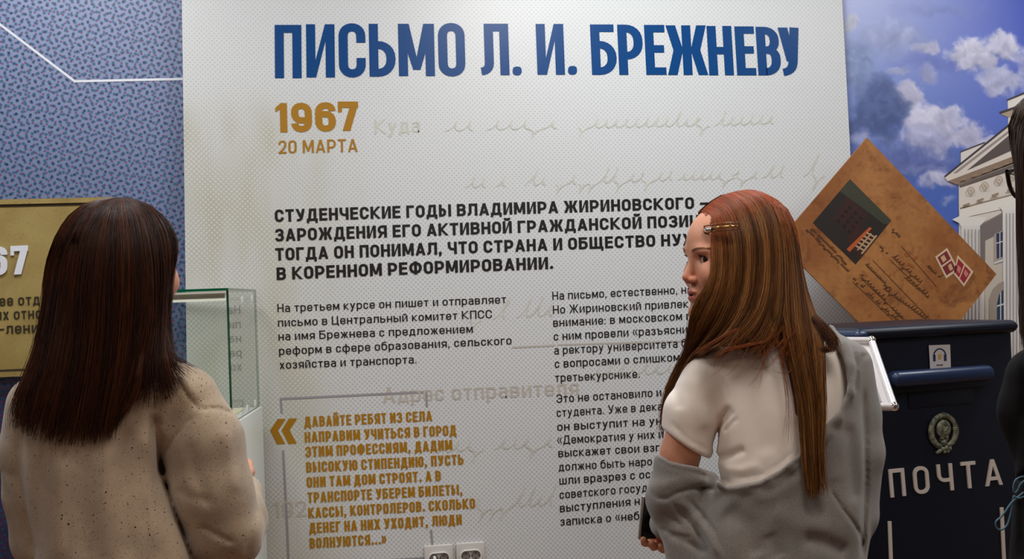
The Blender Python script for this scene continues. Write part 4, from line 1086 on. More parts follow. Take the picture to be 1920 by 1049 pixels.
def smin(a, b, k):
    h = np.maximum(k-np.abs(a-b), 0)/k
    return np.minimum(a, b)-h*h*k*0.25
def smax(a, b, k): return -smin(-a, -b, k)
def cone(X, Y, Z, a, b, ra, rb, sc=(1, 1, 1)):
    ab = (b-a)/np.array(sc); L2 = float(ab@ab)+1e-9
    dx, dy, dz = (X-a[0])/sc[0], (Y-a[1])/sc[1], (Z-a[2])/sc[2]
    t = np.clip((dx*ab[0]+dy*ab[1]+dz*ab[2])/L2, 0, 1)
    return np.sqrt((dx-t*ab[0])**2+(dy-t*ab[1])**2+(dz-t*ab[2])**2)-(ra+(rb-ra)*t)
def ell(X, Y, Z, rx, ry, rz):
    k0 = np.sqrt((X/rx)**2+(Y/ry)**2+(Z/rz)**2); k1 = np.sqrt((X/rx**2)**2+(Y/ry**2)**2+(Z/rz**2)**2)+1e-6
    return k0*(k0-1)/k1
def smooth_interp(y, xs, vs):
    i = np.clip(np.searchsorted(xs, y, side='right')-1, 0, len(xs)-2); t = (y-xs[i])/(xs[i+1]-xs[i])
    im, ip = np.maximum(i-1, 0), np.minimum(i+2, len(xs)-1)
    p0, p1, p2, p3 = vs[im], vs[i], vs[i+1], vs[ip]
    return .5*((2*p1)+(-p0+p2)*t+(2*p0-5*p1+4*p2-p3)*t*t+(-p0+3*p1-3*p2+p3)*t**3)
def pl_dist(X, Y, pl):
    D = None
    for (x0, y0), (x1, y1) in zip(pl[:-1], pl[1:]):
        vx, vy = x1-x0, y1-y0; t = np.clip(((X-x0)*vx+(Y-y0)*vy)/(vx*vx+vy*vy+1e-9), 0, 1)
        d = np.hypot(X-x0-t*vx, Y-y0-t*vy); D = d if D is None else np.minimum(D, d)
    return D
def pl_dist_t(X, Y, pl):
    L = np.array([math.hypot(b[0]-a[0], b[1]-a[1]) for a, b in zip(pl[:-1], pl[1:])]); c0 = np.concatenate([[0], np.cumsum(L)]); D = None
    for i, ((x0, y0), (x1, y1)) in enumerate(zip(pl[:-1], pl[1:])):
        vx, vy = x1-x0, y1-y0; t = np.clip(((X-x0)*vx+(Y-y0)*vy)/(vx*vx+vy*vy+1e-9), 0, 1)
        d = np.hypot(X-x0-t*vx, Y-y0-t*vy); q = (c0[i]+t*L[i])/c0[-1]
        if D is None: D, T = d, q
        else: T = np.where(d < D, q, T); D = np.minimum(D, d)
    return D, T
def poly_sd(X, Y, pl):
    """2-D signed distance to a closed polygon, negative inside"""
    d = pl_dist(X, Y, list(pl)+[pl[0]]); ins = np.zeros(np.broadcast(X, Y).shape, bool); n_ = len(pl)
    for i in range(n_):
        x0, y0 = pl[i]; x1, y1 = pl[(i+1) % n_]
        if y0 == y1: continue
        c = ((Y > y0) != (Y > y1)) & (X < (x1-x0)*(Y-y0)/(y1-y0)+x0); ins ^= c
    return np.where(ins, -d, d)

def surface_nets(ax, F):
    S = F < 0; nx, ny, nz = F.shape
    c = S[:-1, :-1, :-1].astype(np.int8)
    cnt = np.zeros((nx-1, ny-1, nz-1), np.int8)
    for i in (0, 1):
        for j in (0, 1):
            for k in (0, 1): cnt += S[i:nx-1+i, j:ny-1+j, k:nz-1+k]
    act = (cnt > 0) & (cnt < 8); I = np.argwhere(act); idx = np.full(act.shape, -1, np.int32); idx[act] = np.arange(len(I))
    pos = np.zeros((len(I), 3)); num = np.zeros(len(I))
    x, y, z = I.T
    def P(i, j, k): return np.stack([ax[0][x+i], ax[1][y+j], ax[2][z+k]], 1)
    corners = [(i, j, k) for i in (0, 1) for j in (0, 1) for k in (0, 1)]
    for a in corners:
        for axis in range(3):
            if a[axis]: continue
            b = list(a); b[axis] = 1
            fa, fb_ = F[x+a[0], y+a[1], z+a[2]], F[x+b[0], y+b[1], z+b[2]]
            m_ = (fa < 0) != (fb_ < 0); t = np.where(m_, fa/(fa-fb_+1e-12), 0)
            pos += np.where(m_[:, None], P(*a)*(1-t[:, None])+P(*b)*t[:, None], 0); num += m_
    pos /= num[:, None]
    quads = []
    for axis in range(3):
        sl0 = [slice(None)]*3; sl1 = [slice(None)]*3; sl0[axis] = slice(0, -1); sl1[axis] = slice(1, None)
        a, b = S[tuple(sl0)], S[tuple(sl1)]; E_ = np.argwhere(a != b)
        o1, o2 = [(1, 2), (2, 0), (0, 1)][axis]
        ok = (E_[:, o1] > 0) & (E_[:, o2] > 0) & (E_[:, o1] < F.shape[o1]-1) & (E_[:, o2] < F.shape[o2]-1)
        E_ = E_[ok]; fl_ = a[tuple(E_.T)]
        def cell(d1, d2):
            q = E_.copy(); q[:, o1] -= d1; q[:, o2] -= d2; return idx[tuple(q.T)]
        Q = np.stack([cell(1, 1), cell(0, 1), cell(0, 0), cell(1, 0)], 1)
        Q[~fl_] = Q[~fl_][:, ::-1]; quads.append(Q)
    return pos, np.concatenate(quads)

def px_world(P, D0, s):
    """(px, py, offset) -> world, offset in units of s metres away from the camera"""
    P = np.asarray(P, float); x = (P[:, 0]-960.0)/F_PX; y = (524.5-P[:, 1])/F_PX
    d = x[:, None]*CR+y[:, None]*CU+CF
    return CAM+d*(D0+P[:, 2]*s)[:, None]

def relax(P, Q, it=2, lam=.5):
    for _ in range(it):
        acc = np.zeros_like(P); n_ = np.zeros(len(P))
        for a, b in ((0, 1), (1, 2), (2, 3), (3, 0)):
            np.add.at(acc, Q[:, a], P[Q[:, b]]); np.add.at(acc, Q[:, b], P[Q[:, a]])
            np.add.at(n_, Q[:, a], 1); np.add.at(n_, Q[:, b], 1)
        P = P+lam*(acc/np.maximum(n_, 1)[:, None]-P)
    return P

def sdf_object(name, fld, D0, s, m, parent, relax_it=1, color_fn=None):
    P, Q = fld.mesh(); P = relax(P, Q, relax_it)
    cols = color_fn(P) if color_fn else None
    return mk(name, px_world(P, D0, s), Q[:, ::-1].copy(), m, parent, smooth=True, cols=cols)

def head_sdf(fld, C, f, hs=1.0, k_neck=20, hair_only=False):
    """adds a head: C centre between the eyes' level, f horizontal forward direction (x, d), hs = px per mm"""
    fx, fz = f; n_ = math.hypot(fx, fz); fx /= n_; fz /= n_
    lx, lz = -fz, fx
    if lz > 0: lx, lz = -lx, -lz          # lateral axis towards the camera
    sl, (X, Y, Z) = fld.box((C[0]-135*hs, C[1]-135*hs, C[2]-135*hs), (C[0]+135*hs, C[1]+140*hs, C[2]+135*hs))
    dx, dz = (X-C[0])/hs, (Z-C[2])/hs
    Fh = dx*fx+dz*fz; Lh = dx*lx+dz*lz; U = -(Y-C[1])/hs; al = np.abs(Lh)
    c_ = lambda a, b, ra, rb: cone(Fh, al, U, np.array(a, float), np.array(b, float), ra, rb)
    e_ = lambda c, r: ell(Fh-c[0], al-c[1], U-c[2], *r)
    d = ell(Fh+9, Lh, U-30, 95, 72, 80)
    d = smin(d, ell(Fh-24, Lh, U+18, 52, 58, 92), 24)
    d = smin(d, c_((14, 48, -58), (66, 12, -99), 17, 14), 22)
    d = smin(d, ell(Fh-66, Lh, U+99, 15, 16, 14), 14)
    d = smin(d, e_((53, 38, -30), (25, 24, 26)), 20)
    d = smin(d, e_((72, 24, 17), (9, 24, 8)), 14)
    d = -smin(-d, e_((87, 31, 1), (14.5, 14, 10)), 9)
    d = smin(d, e_((61.5, 31, 0), (13.3, 14, 13.4)), 4)
    d = -smin(-d, e_((77, 35, -.2), (15, 14.5, 5.6)), 1.6)
    d = smin(d, cone(Fh, Lh, U, np.array((73.5, 0, 6.)), np.array((91., 0, -33.)), 6.0, 8.3), 9)
    d = smin(d, e_((82, 10.5, -38), (9, 7.2, 7)), 5)
    d = -smin(-d, e_((89, 6.5, -46), (5, 3.2, 3.5)), 2)
    d = smin(d, ell(Fh-68, Lh, U+66, 15, 24, 20), 10)
    d = smin(d, ell(Fh-80.5, Lh, U+60.5, 5.2, 18, 5.2), 4)
    d = smin(d, ell(Fh-78.5, Lh, U+73, 6, 15, 6), 4)
    d = -smin(-d, ell(Fh-88, Lh, U+67, 11, 14, 1.9), 1.5)
    d = smin(d, e_((-8, 72, -8), (15, 7, 27)), 6)
    fld.F[sl] = smin(fld.F[sl], (d*hs).astype(np.float32), k_neck)
    return (fx, fz), (lx, lz)

# ------------------------------------------------------------------ hair
def catmull(pts, n_):
    P = np.array(pts, float); seg = np.linalg.norm(np.diff(P, axis=0), axis=1); s_ = np.concatenate([[0], np.cumsum(seg)]); s_ /= s_[-1]
    t = np.linspace(0, 1, n_); return np.stack([smooth_interp(t, s_, P[:, i]) for i in range(3)], 1)

def inward(P, C):
    v = np.asarray(C, float)-P; v[..., 1] = np.minimum(v[..., 1], 1e9)*(v[..., 1] > 0); return v/(np.linalg.norm(v, axis=-1, keepdims=True)+1e-6)

def strands(name, guides, n_, D0, s, parent, m, pal, rad=.5, M_=18, jit=6.0, clump=.5, n_clump=60, seed=1, close=False, t_cut=.12, inset=10.0, frizz=1.5, weights=None, label=None, C=None, tip=None):
    r_ = np.random.default_rng(seed); G = np.array([catmull(g, M_) for g in guides]); K = len(G)
    if weights is not None:
        cw = np.cumsum(np.array(weights, float)); cw /= cw[-1]; q = r_.random(n_); i = np.searchsorted(cw, q); u = i+r_.random(n_)
    else: u = r_.random(n_)*(K-1)
    u = np.clip(u, 0, K-1-1e-6)
    cc = np.round(u*n_clump/K+r_.normal(0, .25, n_))*K/n_clump; cc = np.clip(cc, 0, K-1-1e-6)
    t = np.linspace(0, 1, M_)[None, :]
    cl = clump*(t**1.4)*r_.uniform(.5, 1.0, n_)[:, None]
    uu = np.clip(u[:, None]*(1-cl)+cc[:, None]*cl, 0, K-1-1e-6)
    i0 = uu.astype(int); fr = (uu-i0)[..., None]; ti = np.arange(M_)[None, :].repeat(n_, 0)
    P = G[i0, ti]*(1-fr)+G[np.minimum(i0+1, K-1), ti]*fr
    # inset towards the head axis (layers), plus individual wander
    dirv = inward(P, C if C is not None else G.reshape(-1, 3).mean(0)); ln = 1.0
    lay = (r_.random(n_)**1.3)*inset
    P += dirv/ln*lay[:, None, None]*np.minimum(1, t*5)[..., None]
    off = r_.normal(0, 1, (n_, 3))*np.array([jit, jit*.4, jit*.45]); ph = r_.uniform(0, 6.28, (n_, 3)); fq = r_.uniform(1.0, 3.2, (n_, 3))
    P += off[:, None, :]*(t[..., None]**.8)
    P += frizz*np.sin(ph[:, None, :]+fq[:, None, :]*t[..., None]*6.28)*(.25+t[..., None])*r_.uniform(.2, 1.0, n_)[:, None, None]
    cl_id = (cc*977).astype(int) % 31
    P[..., 0] += np.sin(cl_id*1.7)[:, None]*jit*.5*t**1.5
    # per-strand random length
    te = 1-t_cut*r_.random(n_)
    tt = t*te[:, None]*(M_-1); a = np.clip(tt.astype(int), 0, M_-2); f2 = (tt-a)[..., None]; rr_ = np.arange(n_)[:, None]
    P = P[rr_, a]*(1-f2)+P[rr_, a+1]*f2
    Wp = px_world(P.reshape(-1, 3), D0, s).reshape(n_, M_, 3)
    T = np.gradient(Wp, axis=1); T /= np.linalg.norm(T, axis=2, keepdims=True)+1e-9
    A = np.cross(T, np.array([.31, .17, .93])); A /= np.linalg.norm(A, axis=2, keepdims=True)+1e-9; B = np.cross(T, A)
    prof = (1-.65*t**3)*np.where(t < .05, .8, 1); R_ = rad*.001*r_.uniform(.6, 1.25, n_)[:, None]*prof
    V = np.empty((n_, M_, 3, 3))
    for k in range(3):
        th = 2*math.pi*k/3; V[:, :, k] = Wp+R_[..., None]*(math.cos(th)*A+math.sin(th)*B)
    base = (np.arange(n_)[:, None]*M_+np.arange(M_-1)[None, :])*3
    Q = []
    for k in range(3):
        k2 = (k+1) % 3; Q.append(np.stack([base+k, base+k2, base+3+k2, base+3+k], -1).reshape(-1, 4))
    tipc = pal if tip is None else tip; pal = np.array([lin(c)[:3] for c in pal]); tipc = np.array([lin(c)[:3] for c in tipc]); ci = r_.random(n_)*(len(pal)-1)
    ci = np.clip(0.40*ci+.60*(np.sin(cc*5.3)+1)/2*(len(pal)-1), 0, len(pal)-1.001); c0 = ci.astype(int); cf = (ci-c0)[:, None]
    col = pal[c0]*(1-cf)+pal[c0+1]*cf; ct = np.clip(c0, 0, len(tipc)-2); colt = tipc[ct]*(1-cf)+tipc[ct+1]*cf
    tg = np.clip((t[..., None]-.06)/.22, 0, 1); cols = (col[:, None]*(1-tg)+colt[:, None]*tg).repeat(3, axis=1).reshape(-1, 3)*r_.uniform(.8, 1.15, n_).repeat(M_*3)[:, None]
    o = mk(name, V.reshape(-1, 3), np.concatenate(Q), m, parent, smooth=True, cols=cols)
    o['kind'] = 'stuff'
    if label: o['label'] = label
    return o

def hair_shell(name, guides, D0, s, parent, m, inset=12.0, sub=5, M_=22, tcut=.93, thick=6, C=None):
    G = np.array([catmull(g, M_) for g in guides]); K = len(G)
    us = np.linspace(0, K-1, (K-1)*sub+1); i0 = np.minimum(us.astype(int), K-2); f = (us-i0)[:, None, None]
    P = G[i0]*(1-f)+G[i0+1]*f
    dv = inward(P, C if C is not None else G.reshape(-1, 3).mean(0)); ln = 1.0
    k = int(M_*tcut); out = []
    t = np.linspace(0, 1, M_)[None, :, None]; noise_ = np.sin(us*7.3)[:, None, None]*1.5+np.sin(us*17.1)[:, None, None]*1.2
    A = (P+dv/ln*(inset*np.minimum(1, t*4+.25)+noise_))[:, :k]; B = A+(dv/ln)[:, :k]*thick
    nu = len(us); V = np.concatenate([A.reshape(-1, 3), B.reshape(-1, 3)]); n_ = nu*k; Q = []
    for i in range(nu-1):
        for j in range(k-1):
            a = i*k+j; Q.append([a, a+1, a+k+1, a+k]); Q.append([n_+a+k, n_+a+k+1, n_+a+1, n_+a])
    for j in range(k-1):
        Q.append([j+1, j, n_+j, n_+j+1]); a = (nu-1)*k+j; Q.append([a, a+1, n_+a+1, n_+a])
    for i in range(nu-1):
        a = i*k; Q.append([a, a+k, n_+a+k, n_+a]); a = i*k+k-1; Q.append([a+k, a, n_+a, n_+a+k])
    return mk(name, px_world(V, D0, s), Q, m, parent, smooth=True)

def hair_material(name, rough=.38, spec=.55):
    m = mat(name, (255, 255, 255), rough, spec=spec); n = N(m); c = n.n('ShaderNodeVertexColor'); c.layer_name = 'Col'; n.base(c.outputs['Color']); return m
def skin_material(name, rough=.5):
    m = mat(name, (255, 255, 255), rough, spec=.4, Subsurface_Weight=.12, Subsurface_Scale=.01)
    n = N(m); c = n.n('ShaderNodeVertexColor'); c.layer_name = 'Col'
    f = n.mr(n.noise(n.obj(), 160.0, 3.0), .35, .7); n.base(n.mix(n.math('MULTIPLY', f, .12), c.outputs['Color'], lin((170, 90, 70))))
    n.bump(n.noise(n.obj(), 900.0, 2.0), .08, .0003); return m

def legs(fld, cx, y0, dc, s_px, spread=70, k=25):
    """hips to ankles down to the floor; y in px of that person's depth"""
    yf = s_px['floor']; hip = s_px['hip']; q = s_px['q']
    for sgn in (-1, 1):
        x = cx+sgn*spread*q
        fld.chain([(x, hip, dc, 78*q), (x+sgn*4*q, (hip+yf)/2+20*q, dc-4*q, 50*q), (x+sgn*6*q, yf-95*q, dc+4*q, 34*q)], k)

def shoe(parent, x, yf, dc, D0, s, q, m, sole_m):
    F_ = Field(np.arange(x-60*q, x+60*q, 5*q), np.arange(yf-110*q, yf+8*q, 5*q), np.arange(dc-80*q, dc+220*q, 6*q))
    F_.cone((x, yf-38*q, dc-20*q), (x, yf-26*q, dc+130*q), 36*q, 28*q, 20*q); F_.cone((x, yf-70*q, dc-10*q), (x, yf-40*q, dc), 40*q, 40*q, 16*q)
    sl, (X, Y, Z) = F_.box((-9e3,)*3, (9e3,)*3); F_.F = smax(F_.F, (Y-(yf-10*q))+0*X+0*Z, 3*q).astype(np.float32)
    up = sdf_object('shoe', F_, D0, s, m, parent)
    G_ = Field(np.arange(x-60*q, x+60*q, 5*q), np.arange(yf-20*q, yf+6*q, 3*q), np.arange(dc-90*q, dc+220*q, 6*q))
    G_.cone((x, yf-8*q, dc-22*q), (x, yf-8*q, dc+135*q), 38*q, 32*q, 10*q, (1, .25, 1))
    sdf_object('sole', G_, D0, s, sole_m, up)
# ------------------------------------------------------------------ woman with long brown hair and speckled sweater
def axis(a, fine, b):
    """grid lines: list of (start, stop, step)"""
    return np.concatenate([np.arange(*t) for t in (a, fine, b) if t])
def floor_px(x, D):
    d = ray(x, 524.5); # find y with z=0 at depth D
    lo, hi = 525.0, 6000.0
    for _ in range(50):
        m_ = (lo+hi)/2
        if at(x, m_, D)[2] > 0: lo = m_
        else: hi = m_
    return lo
M['shoe'] = mat('shoe_leather', (34, 32, 34), .45); M['sole'] = mat('shoe_sole', (200, 198, 192), .7)
M['trousers_dark'] = mat('dark_denim', (34, 38, 52), .85)

def speckled_wool():
    m = mat('speckled_wool', (190, 168, 142), .95, spec=.2, Sheen_Weight=.35, Sheen_Roughness=.5); n = N(m); g = n.obj()
    a = n.noise(g, 14.0, 3.0); b2 = n.noise(g, 620.0, 2.0)
    c = n.mix(n.mr(a, .35, .65), lin((172, 152, 130)), lin((196, 174, 148)))
    c = n.mix(n.mr(b2, .4, .6, 0, .35), c, lin((150, 128, 108)))
    wp = n.n('ShaderNodeVectorMath', operation='ADD'); n.l(g, wp.inputs[0]); sc = n.n('ShaderNodeTexNoise'); n.l(g, sc.inputs['Vector']); sc.inputs['Scale'].default_value = 150.0
    s2 = n.scale(sc.outputs[1], (.006, .006, .006)); n.l(s2, wp.inputs[1])
    for scale, thr, cl in ((85.0, .15, (36, 27, 22)), (150.0, .17, (62, 48, 38)), (210.0, .2, (84, 66, 54)), (110.0, .12, (140, 92, 58))):
        v = n.n('ShaderNodeTexVoronoi'); n.l(wp.outputs[0], v.inputs['Vector']); v.inputs['Scale'].default_value = scale
        sel = n.sep(v.outputs['Color'])[0]
        f = n.math('MULTIPLY', n.mr(v.outputs['Distance'], thr*.7, thr, 1.0, 0.0), n.mr(sel, .55, .60))
        c = n.mix(f, c, lin(cl))
    n.base(c); n.bump(n.math('ADD', b2, n.math('MULTIPLY', n.noise(g, 2200.0, 1.0), .5)), .5, .0012); return m
M['wool'] = speckled_wool()

DL, SLm = 2.30, 2.30/F_PX
yfl = floor_px(210, DL)
wl_root = px_world([(205, yfl, 0)], DL, SLm)[0]; wl_root[2] = 0
lw = empty('person', wl_root)
tag(lw, 'person with long straight brown hair in a beige speckled sweater, seen from behind', 'person')
# body: one continuous surface
fb_ = Field(np.arange(-50, 560, 6.0), axis((360, 640, 5.0), (640, 1120, 7.0), (1120, yfl+20, 14.0)), np.arange(-130, 330, 6.0))
LC = (250, 500, 22)
(lfx, lfz), (llx, llz) = head_sdf(fb_, LC, (math.sin(math.radians(38)), math.cos(math.radians(38))), 1.0)
fb_.cone((228, 560, 5), (212, 660, 0), 50, 54, 24)
fb_.lathe([(650, 150, 275, 0, 48), (690, 100, 325, 0, 66), (760, 82, 320, 0, 80), (860, 70, 280, 0, 86), (960, 85, 295, 0, 84), (1060, 90, 325, 0, 90), (1150, 60, 360, 0, 104), (1230, 60, 358, 5, 100)], 30)
fb_.chain([(330, 735, 0, 38), (366, 755, 0, 40), (392, 880, 5, 36), (425, 1005, 15, 34), (448, 930, 150, 28), (452, 908, 185, 22)], 7)
fb_.chain([(105, 735, 0, 38), (72, 760, 5, 40), (58, 880, 22, 36), (72, 1010, 45, 34), (120, 1090, 150, 27), (150, 1092, 200, 22)], 7)
# right hand, lightly curled in front of her
fb_.cone((452, 905, 188), (454, 888, 222), 20, 17, 10, (1, 1.0, .8))
for k_, (dx, dy, dd, l) in enumerate(((-16, -18, 26, 1.0), (-5, -24, 30, 1.1), (6, -24, 28, 1.05), (15, -18, 22, .9))):
    a_ = np.array((454+dx*.75, 888+dy*.3, 230)); b_ = a_+np.array((dx*.2, -14*l, 22*l)); c_ = b_+np.array((-2, 8*l, 16*l)); e_ = c_+np.array((-3, 12*l, -2))
    fb_.chain([tuple(a_)+(8.5,), tuple(b_)+(8,), tuple(c_)+(7.4,), tuple(e_)+(6.4,)], 4)
fb_.chain([(464, 898, 205, 9.5), (470, 886, 222, 8.2), (468, 874, 238, 7.2)], 6)
# left hand
fb_.cone((152, 1092, 205), (170, 1090, 240), 21, 19, 10)
for k_ in range(4):
    a_ = np.array((160+k_*9., 1078+k_*3, 250)); fb_.chain([tuple(a_)+(8.4,), tuple(a_+(4, -6, 26))+(7.6,), tuple(a_+(8, 6, 42))+(6.6,)], 4)
fb_.chain([(170, 1074, 222, 10), (182, 1056, 236, 8), (190, 1048, 250, 7)], 6)
legs(fb_, 208, 1200, 5, {'floor': yfl, 'hip': 1190, 'q': 1.0}, 62)
for sgn in (-1, 1): fb_.cone((208+sgn*68, yfl-80, 8), (208+sgn*70, yfl-26, 60), 26, 20, 20)
SK = np.array(lin((208, 150, 122))[:3])
def skin_cols(C, f, l, hs):
    def fn(P):
        dx, dz = (P[:, 0]-C[0])/hs, (P[:, 2]-C[2])/hs; Fh = dx*f[0]+dz*f[1]; Lh = dx*l[0]+dz*l[1]; U = -(P[:, 1]-C[1])/hs
        c = np.tile(SK, (len(P), 1))
        def mixc(mask, col):
            nonlocal c; c = c*(1-mask[:, None])+np.array(lin(col)[:3])*mask[:, None]
        g_ = lambda v, s_: np.exp(-np.clip(v, 0, 60)**2/s_)
        mixc(.45*np.exp(-((Fh-88)**2/400+(np.abs(Lh)-4)**2/120+(U+36)**2/160)), (196, 104, 84))
        mixc(.35*np.exp(-((np.abs(Lh)-46)**2/300+(U+34)**2/300))*(Fh > 20), (206, 120, 98))
        lipm = np.clip(1.4-np.sqrt((Lh/19)**2+((U+66.5)/11.5)**2)*1.25, 0, 1)*(Fh > 68)
        mixc(np.clip(lipm*2.2, 0, 1)*.85, (158, 70, 66))
        mixc(np.clip(1.6-np.sqrt((Lh/15)**2+((U+67)/3.0)**2)*1.3, 0, 1)*(Fh > 60)*(Fh < 81), (70, 22, 22))
        mixc(np.clip(1.5-np.sqrt(((np.abs(Lh)-6.5)/4.2)**2+((U+46.0)/3.2)**2), 0, 1)*(Fh > 74)*.8, (110, 46, 36))
        mixc(np.clip(1.3-np.sqrt(((np.abs(Lh)-34)/17)**2+((U-1)/9)**2), 0, 1)*(Fh > 52)*.4, (150, 92, 78))
        return c
    return fn
M['skin'] = skin_material('skin')
sdf_object('body', fb_, DL, SLm, M['skin'], lw, 1, skin_cols(LC, (lfx, lfz), (llx, llz), 1.0))

# sweater
fs = Field(np.arange(-60, 560, 4.4), axis((636, 1066, 3.6), (1066, 1290, 9.0), None), axis((-160, 60, 4.0), (60, 230, 7.0), None))
fs.lathe([(640, 165, 268, 0, 58), (662, 124, 306, 0, 70), (690, 78, 348, 0, 84), (730, 52, 366, 0, 98), (800, 40, 330, 0, 108), (870, 38, 302, 0, 112), (940, 46, 318, 0, 114), (1010, 56, 344, 0, 116), (1060, 62, 360, 0, 118), (1160, 52, 378, 2, 124), (1265, 56, 374, 4, 122)], 10, 2.5)
fs.chain([(352, 748, 2, 62), (378, 830, -2, 76), (396, 920, 0, 76), (424, 990, 14, 72)], 22)
fs.chain([(424, 1000, 20, 70), (446, 975, 90, 54), (460, 925, 168, 36)], 20)
fs.chain([(70, 764, 6, 60), (60, 850, 22, 62), (66, 930, 34, 62), (78, 1010, 52, 58)], 10)
fs.chain([(76, 1020, 54, 54), (104, 1080, 130, 42), (140, 1090, 188, 32)], 16)
fs.ell((330, 960, 66), (54, 190, 46), 14)
fs.grooves([
    ([(371, 774), (348, 795), (322, 828), (303, 866)], 2.6, 5.2), ([(325, 708), (338, 722), (352, 744), (376, 772)], 2.6, 4.6), ([(376, 772), (394, 766), (412, 767), (440, 778)], 2.6, 4.6),
    ([(290, 770), (291, 810), (300, 862), (306, 900)], 9, 10), ([(306, 890), (326, 950), (345, 1000), (368, 1060)], 5, 9), ([(272, 800), (276, 900), (300, 1049)], 13, -5),
    ([(236, 780), (232, 880), (240, 1060)], 16, 5.5), ([(205, 820), (196, 930), (205, 1060)], 14, -4), ([(160, 850), (156, 950), (166, 1060)], 16, 5),
    ([(120, 850), (112, 950), (110, 1060)], 14, -4.5), ([(78, 840), (72, 930), (70, 1060)], 12, 4.5), ([(330, 700), (352, 722), (372, 752)], 12, -4),
    ([(28, 815), (34, 880), (44, 950), (58, 1010), (63, 1060)], 4.5, 10), ([(8, 905), (22, 960), (41, 1027)], 3, 4), ([(0, 880), (18, 892), (30, 900)], 7, 3),
    ([(350, 820), (372, 900), (395, 960)], 12, 4), ([(420, 800), (432, 860), (446, 930)], 12, -3), ([(372, 985), (400, 1000), (440, 1020)], 5, 6), ([(330, 915), (360, 935), (400, 940)], 9, 4),
    ([(497, 948), (499, 985), (492, 1030)], 2.2, 4), ([(484, 940), (470, 990), (460, 1050)], 7, 3.5), ([(262, 700), (240, 730), (235, 770)], 14, -3), ([(300, 690), (296, 740), (292, 780)], 11, 4)])
sl_, (X_, Y_, Z_) = fs.box((-9e3,)*3, (9e3,)*3)
nz_ = (np.sin(X_*.031+Y_*.012)+np.sin(X_*.055-Y_*.021+1.3)+np.sin(Z_*.05+Y_*.02))*.8
fs.F = (fs.F+nz_).astype(np.float32)
sdf_object('sweater', fs, DL, SLm, M['wool'], lw, 2)
# trousers (below the frame) and shoes
ft_ = Field(np.arange(20, 400, 8.0), np.arange(1180, yfl, 14.0), np.arange(-130, 140, 8.0))
ft_.lathe([(1190, 72, 346, 4, 108), (1240, 66, 352, 6, 110), (1290, 70, 348, 6, 100)], 20)
legs(ft_, 208, 1200, 5, {'floor': yfl+10, 'hip': 1235, 'q': 1.10}, 60)
sdf_object('trousers', ft_, DL, SLm, M['trousers_dark'], lw)
for sgn in (-1, 1): shoe(lw, 208+sgn*70, yfl, 10, DL, SLm, 1.0, M['shoe'], M['sole'])

M['brown_hair'] = hair_material('brown_hair_strands', .42, .22); M['brown_under'] = mat('brown_hair_under', (30, 16, 12), .6)
LG = [
 [(215, 371, 10), (165, 379, 15), (137, 396, 18), (117, 420, 20), (103, 447, 20), (91, 478, 20), (84, 520, 18), (79, 575, 12), (67, 642, 0), (50, 690, -20), (30, 735, -45), (18, 770, -55), (20, 806, -58)],
 [(218, 371, 5), (180, 382, -15), (150, 410, -35), (130, 450, -50), (116, 500, -58), (108, 560, -66), (98, 630, -84), (84, 700, -104), (66, 760, -114), (52, 822, -118)],
 [(222, 371, 0), (195, 385, -40), (175, 415, -68), (160, 460, -85), (150, 520, -92), (145, 600, -98), (135, 680, -112), (120, 750, -122), (98, 840, -126)],
 [(226, 371, 0), (212, 385, -50), (202, 420, -85), (197, 470, -103), (193, 540, -108), (190, 620, -112), (182, 700, -120), (170, 770, -128), (158, 838, -130)],
 [(230, 371, 0), (232, 386, -50), (236, 420, -82), (240, 470, -100), (240, 540, -106), (236, 620, -110), (226, 700, -120), (214, 760, -127), (204, 828, -129)],
 [(234, 371, 0), (252, 386, -40), (266, 418, -66), (276, 465, -84), (280, 530, -92), (278, 600, -100), (268, 660, -110), (258, 715, -119), (244, 752, -123), (229, 778, -126)],
 [(238, 371, 0), (270, 385, -25), (295, 415, -42), (308, 460, -52), (310, 520, -58), (306, 590, -66), (303, 640, -84), (303, 690, -104), (312, 735, -108), (319, 764, -108)],
 [(242, 371, 5), (283, 386, -5), (312, 415, -12), (328, 450, -15), (325, 490, -20), (317, 540, -28), (313, 600, -42), (316, 640, -66), (322, 672, -86), (334, 700, -94)],
 [(245, 371, 10), (290, 392, 15), (318, 420, 20), (334, 456, 20), (330, 480, 16), (321, 505, 6), (318, 555, 0), (316, 600, -8), (321, 635, -30), (334, 664, -50)]]
LF = [
 [(245, 371, 10), (290, 392, 15), (318, 420, 20), (332, 450, 26), (327, 485, 22), (321, 515, 10), (318, 560, 2), (316, 600, -8), (318, 635, -20), (325, 660, -30)],
 [(245, 372, 14), (282, 386, 45), (306, 408, 66), (322, 440, 68), (318, 500, 44), (312, 560, 30), (306, 620, 20), (300, 680, 20)],
 ]
LB = [
 [(205, 372, 14), (168, 382, 50), (140, 405, 72), (112, 450, 82), (96, 520, 74), (88, 600, 60), (80, 690, 40), (70, 760, 20)],
 [(215, 371, 10), (165, 379, 15), (137, 396, 18), (117, 420, 20), (103, 447, 20), (91, 478, 20), (84, 520, 18), (79, 575, 12), (67, 642, 5), (55, 700, 0)]]
LT = [[(205, 372, 14), (190, 378, 60), (192, 398, 92), (200, 425, 104)], [(225, 371, 14), (245, 378, 62), (262, 396, 94), (268, 415, 100)], [(245, 372, 14), (282, 386, 45), (306, 408, 66), (318, 432, 72)]]
hair = hair_shell('hair', LB+LG[:6], DL, SLm, lw, M['brown_under'], 16, 5, tcut=.84, C=(228, 497, 20))
hair_shell('hair_layer', LG[5:]+LF[1:], DL, SLm, hair, M['brown_under'], 16, 5, tcut=.60, C=(228, 497, 20))
hair['label'] = 'long dark brown hair'
BR = [(30, 16, 10), (46, 24, 13), (72, 34, 16), (40, 22, 13), (104, 52, 24)]
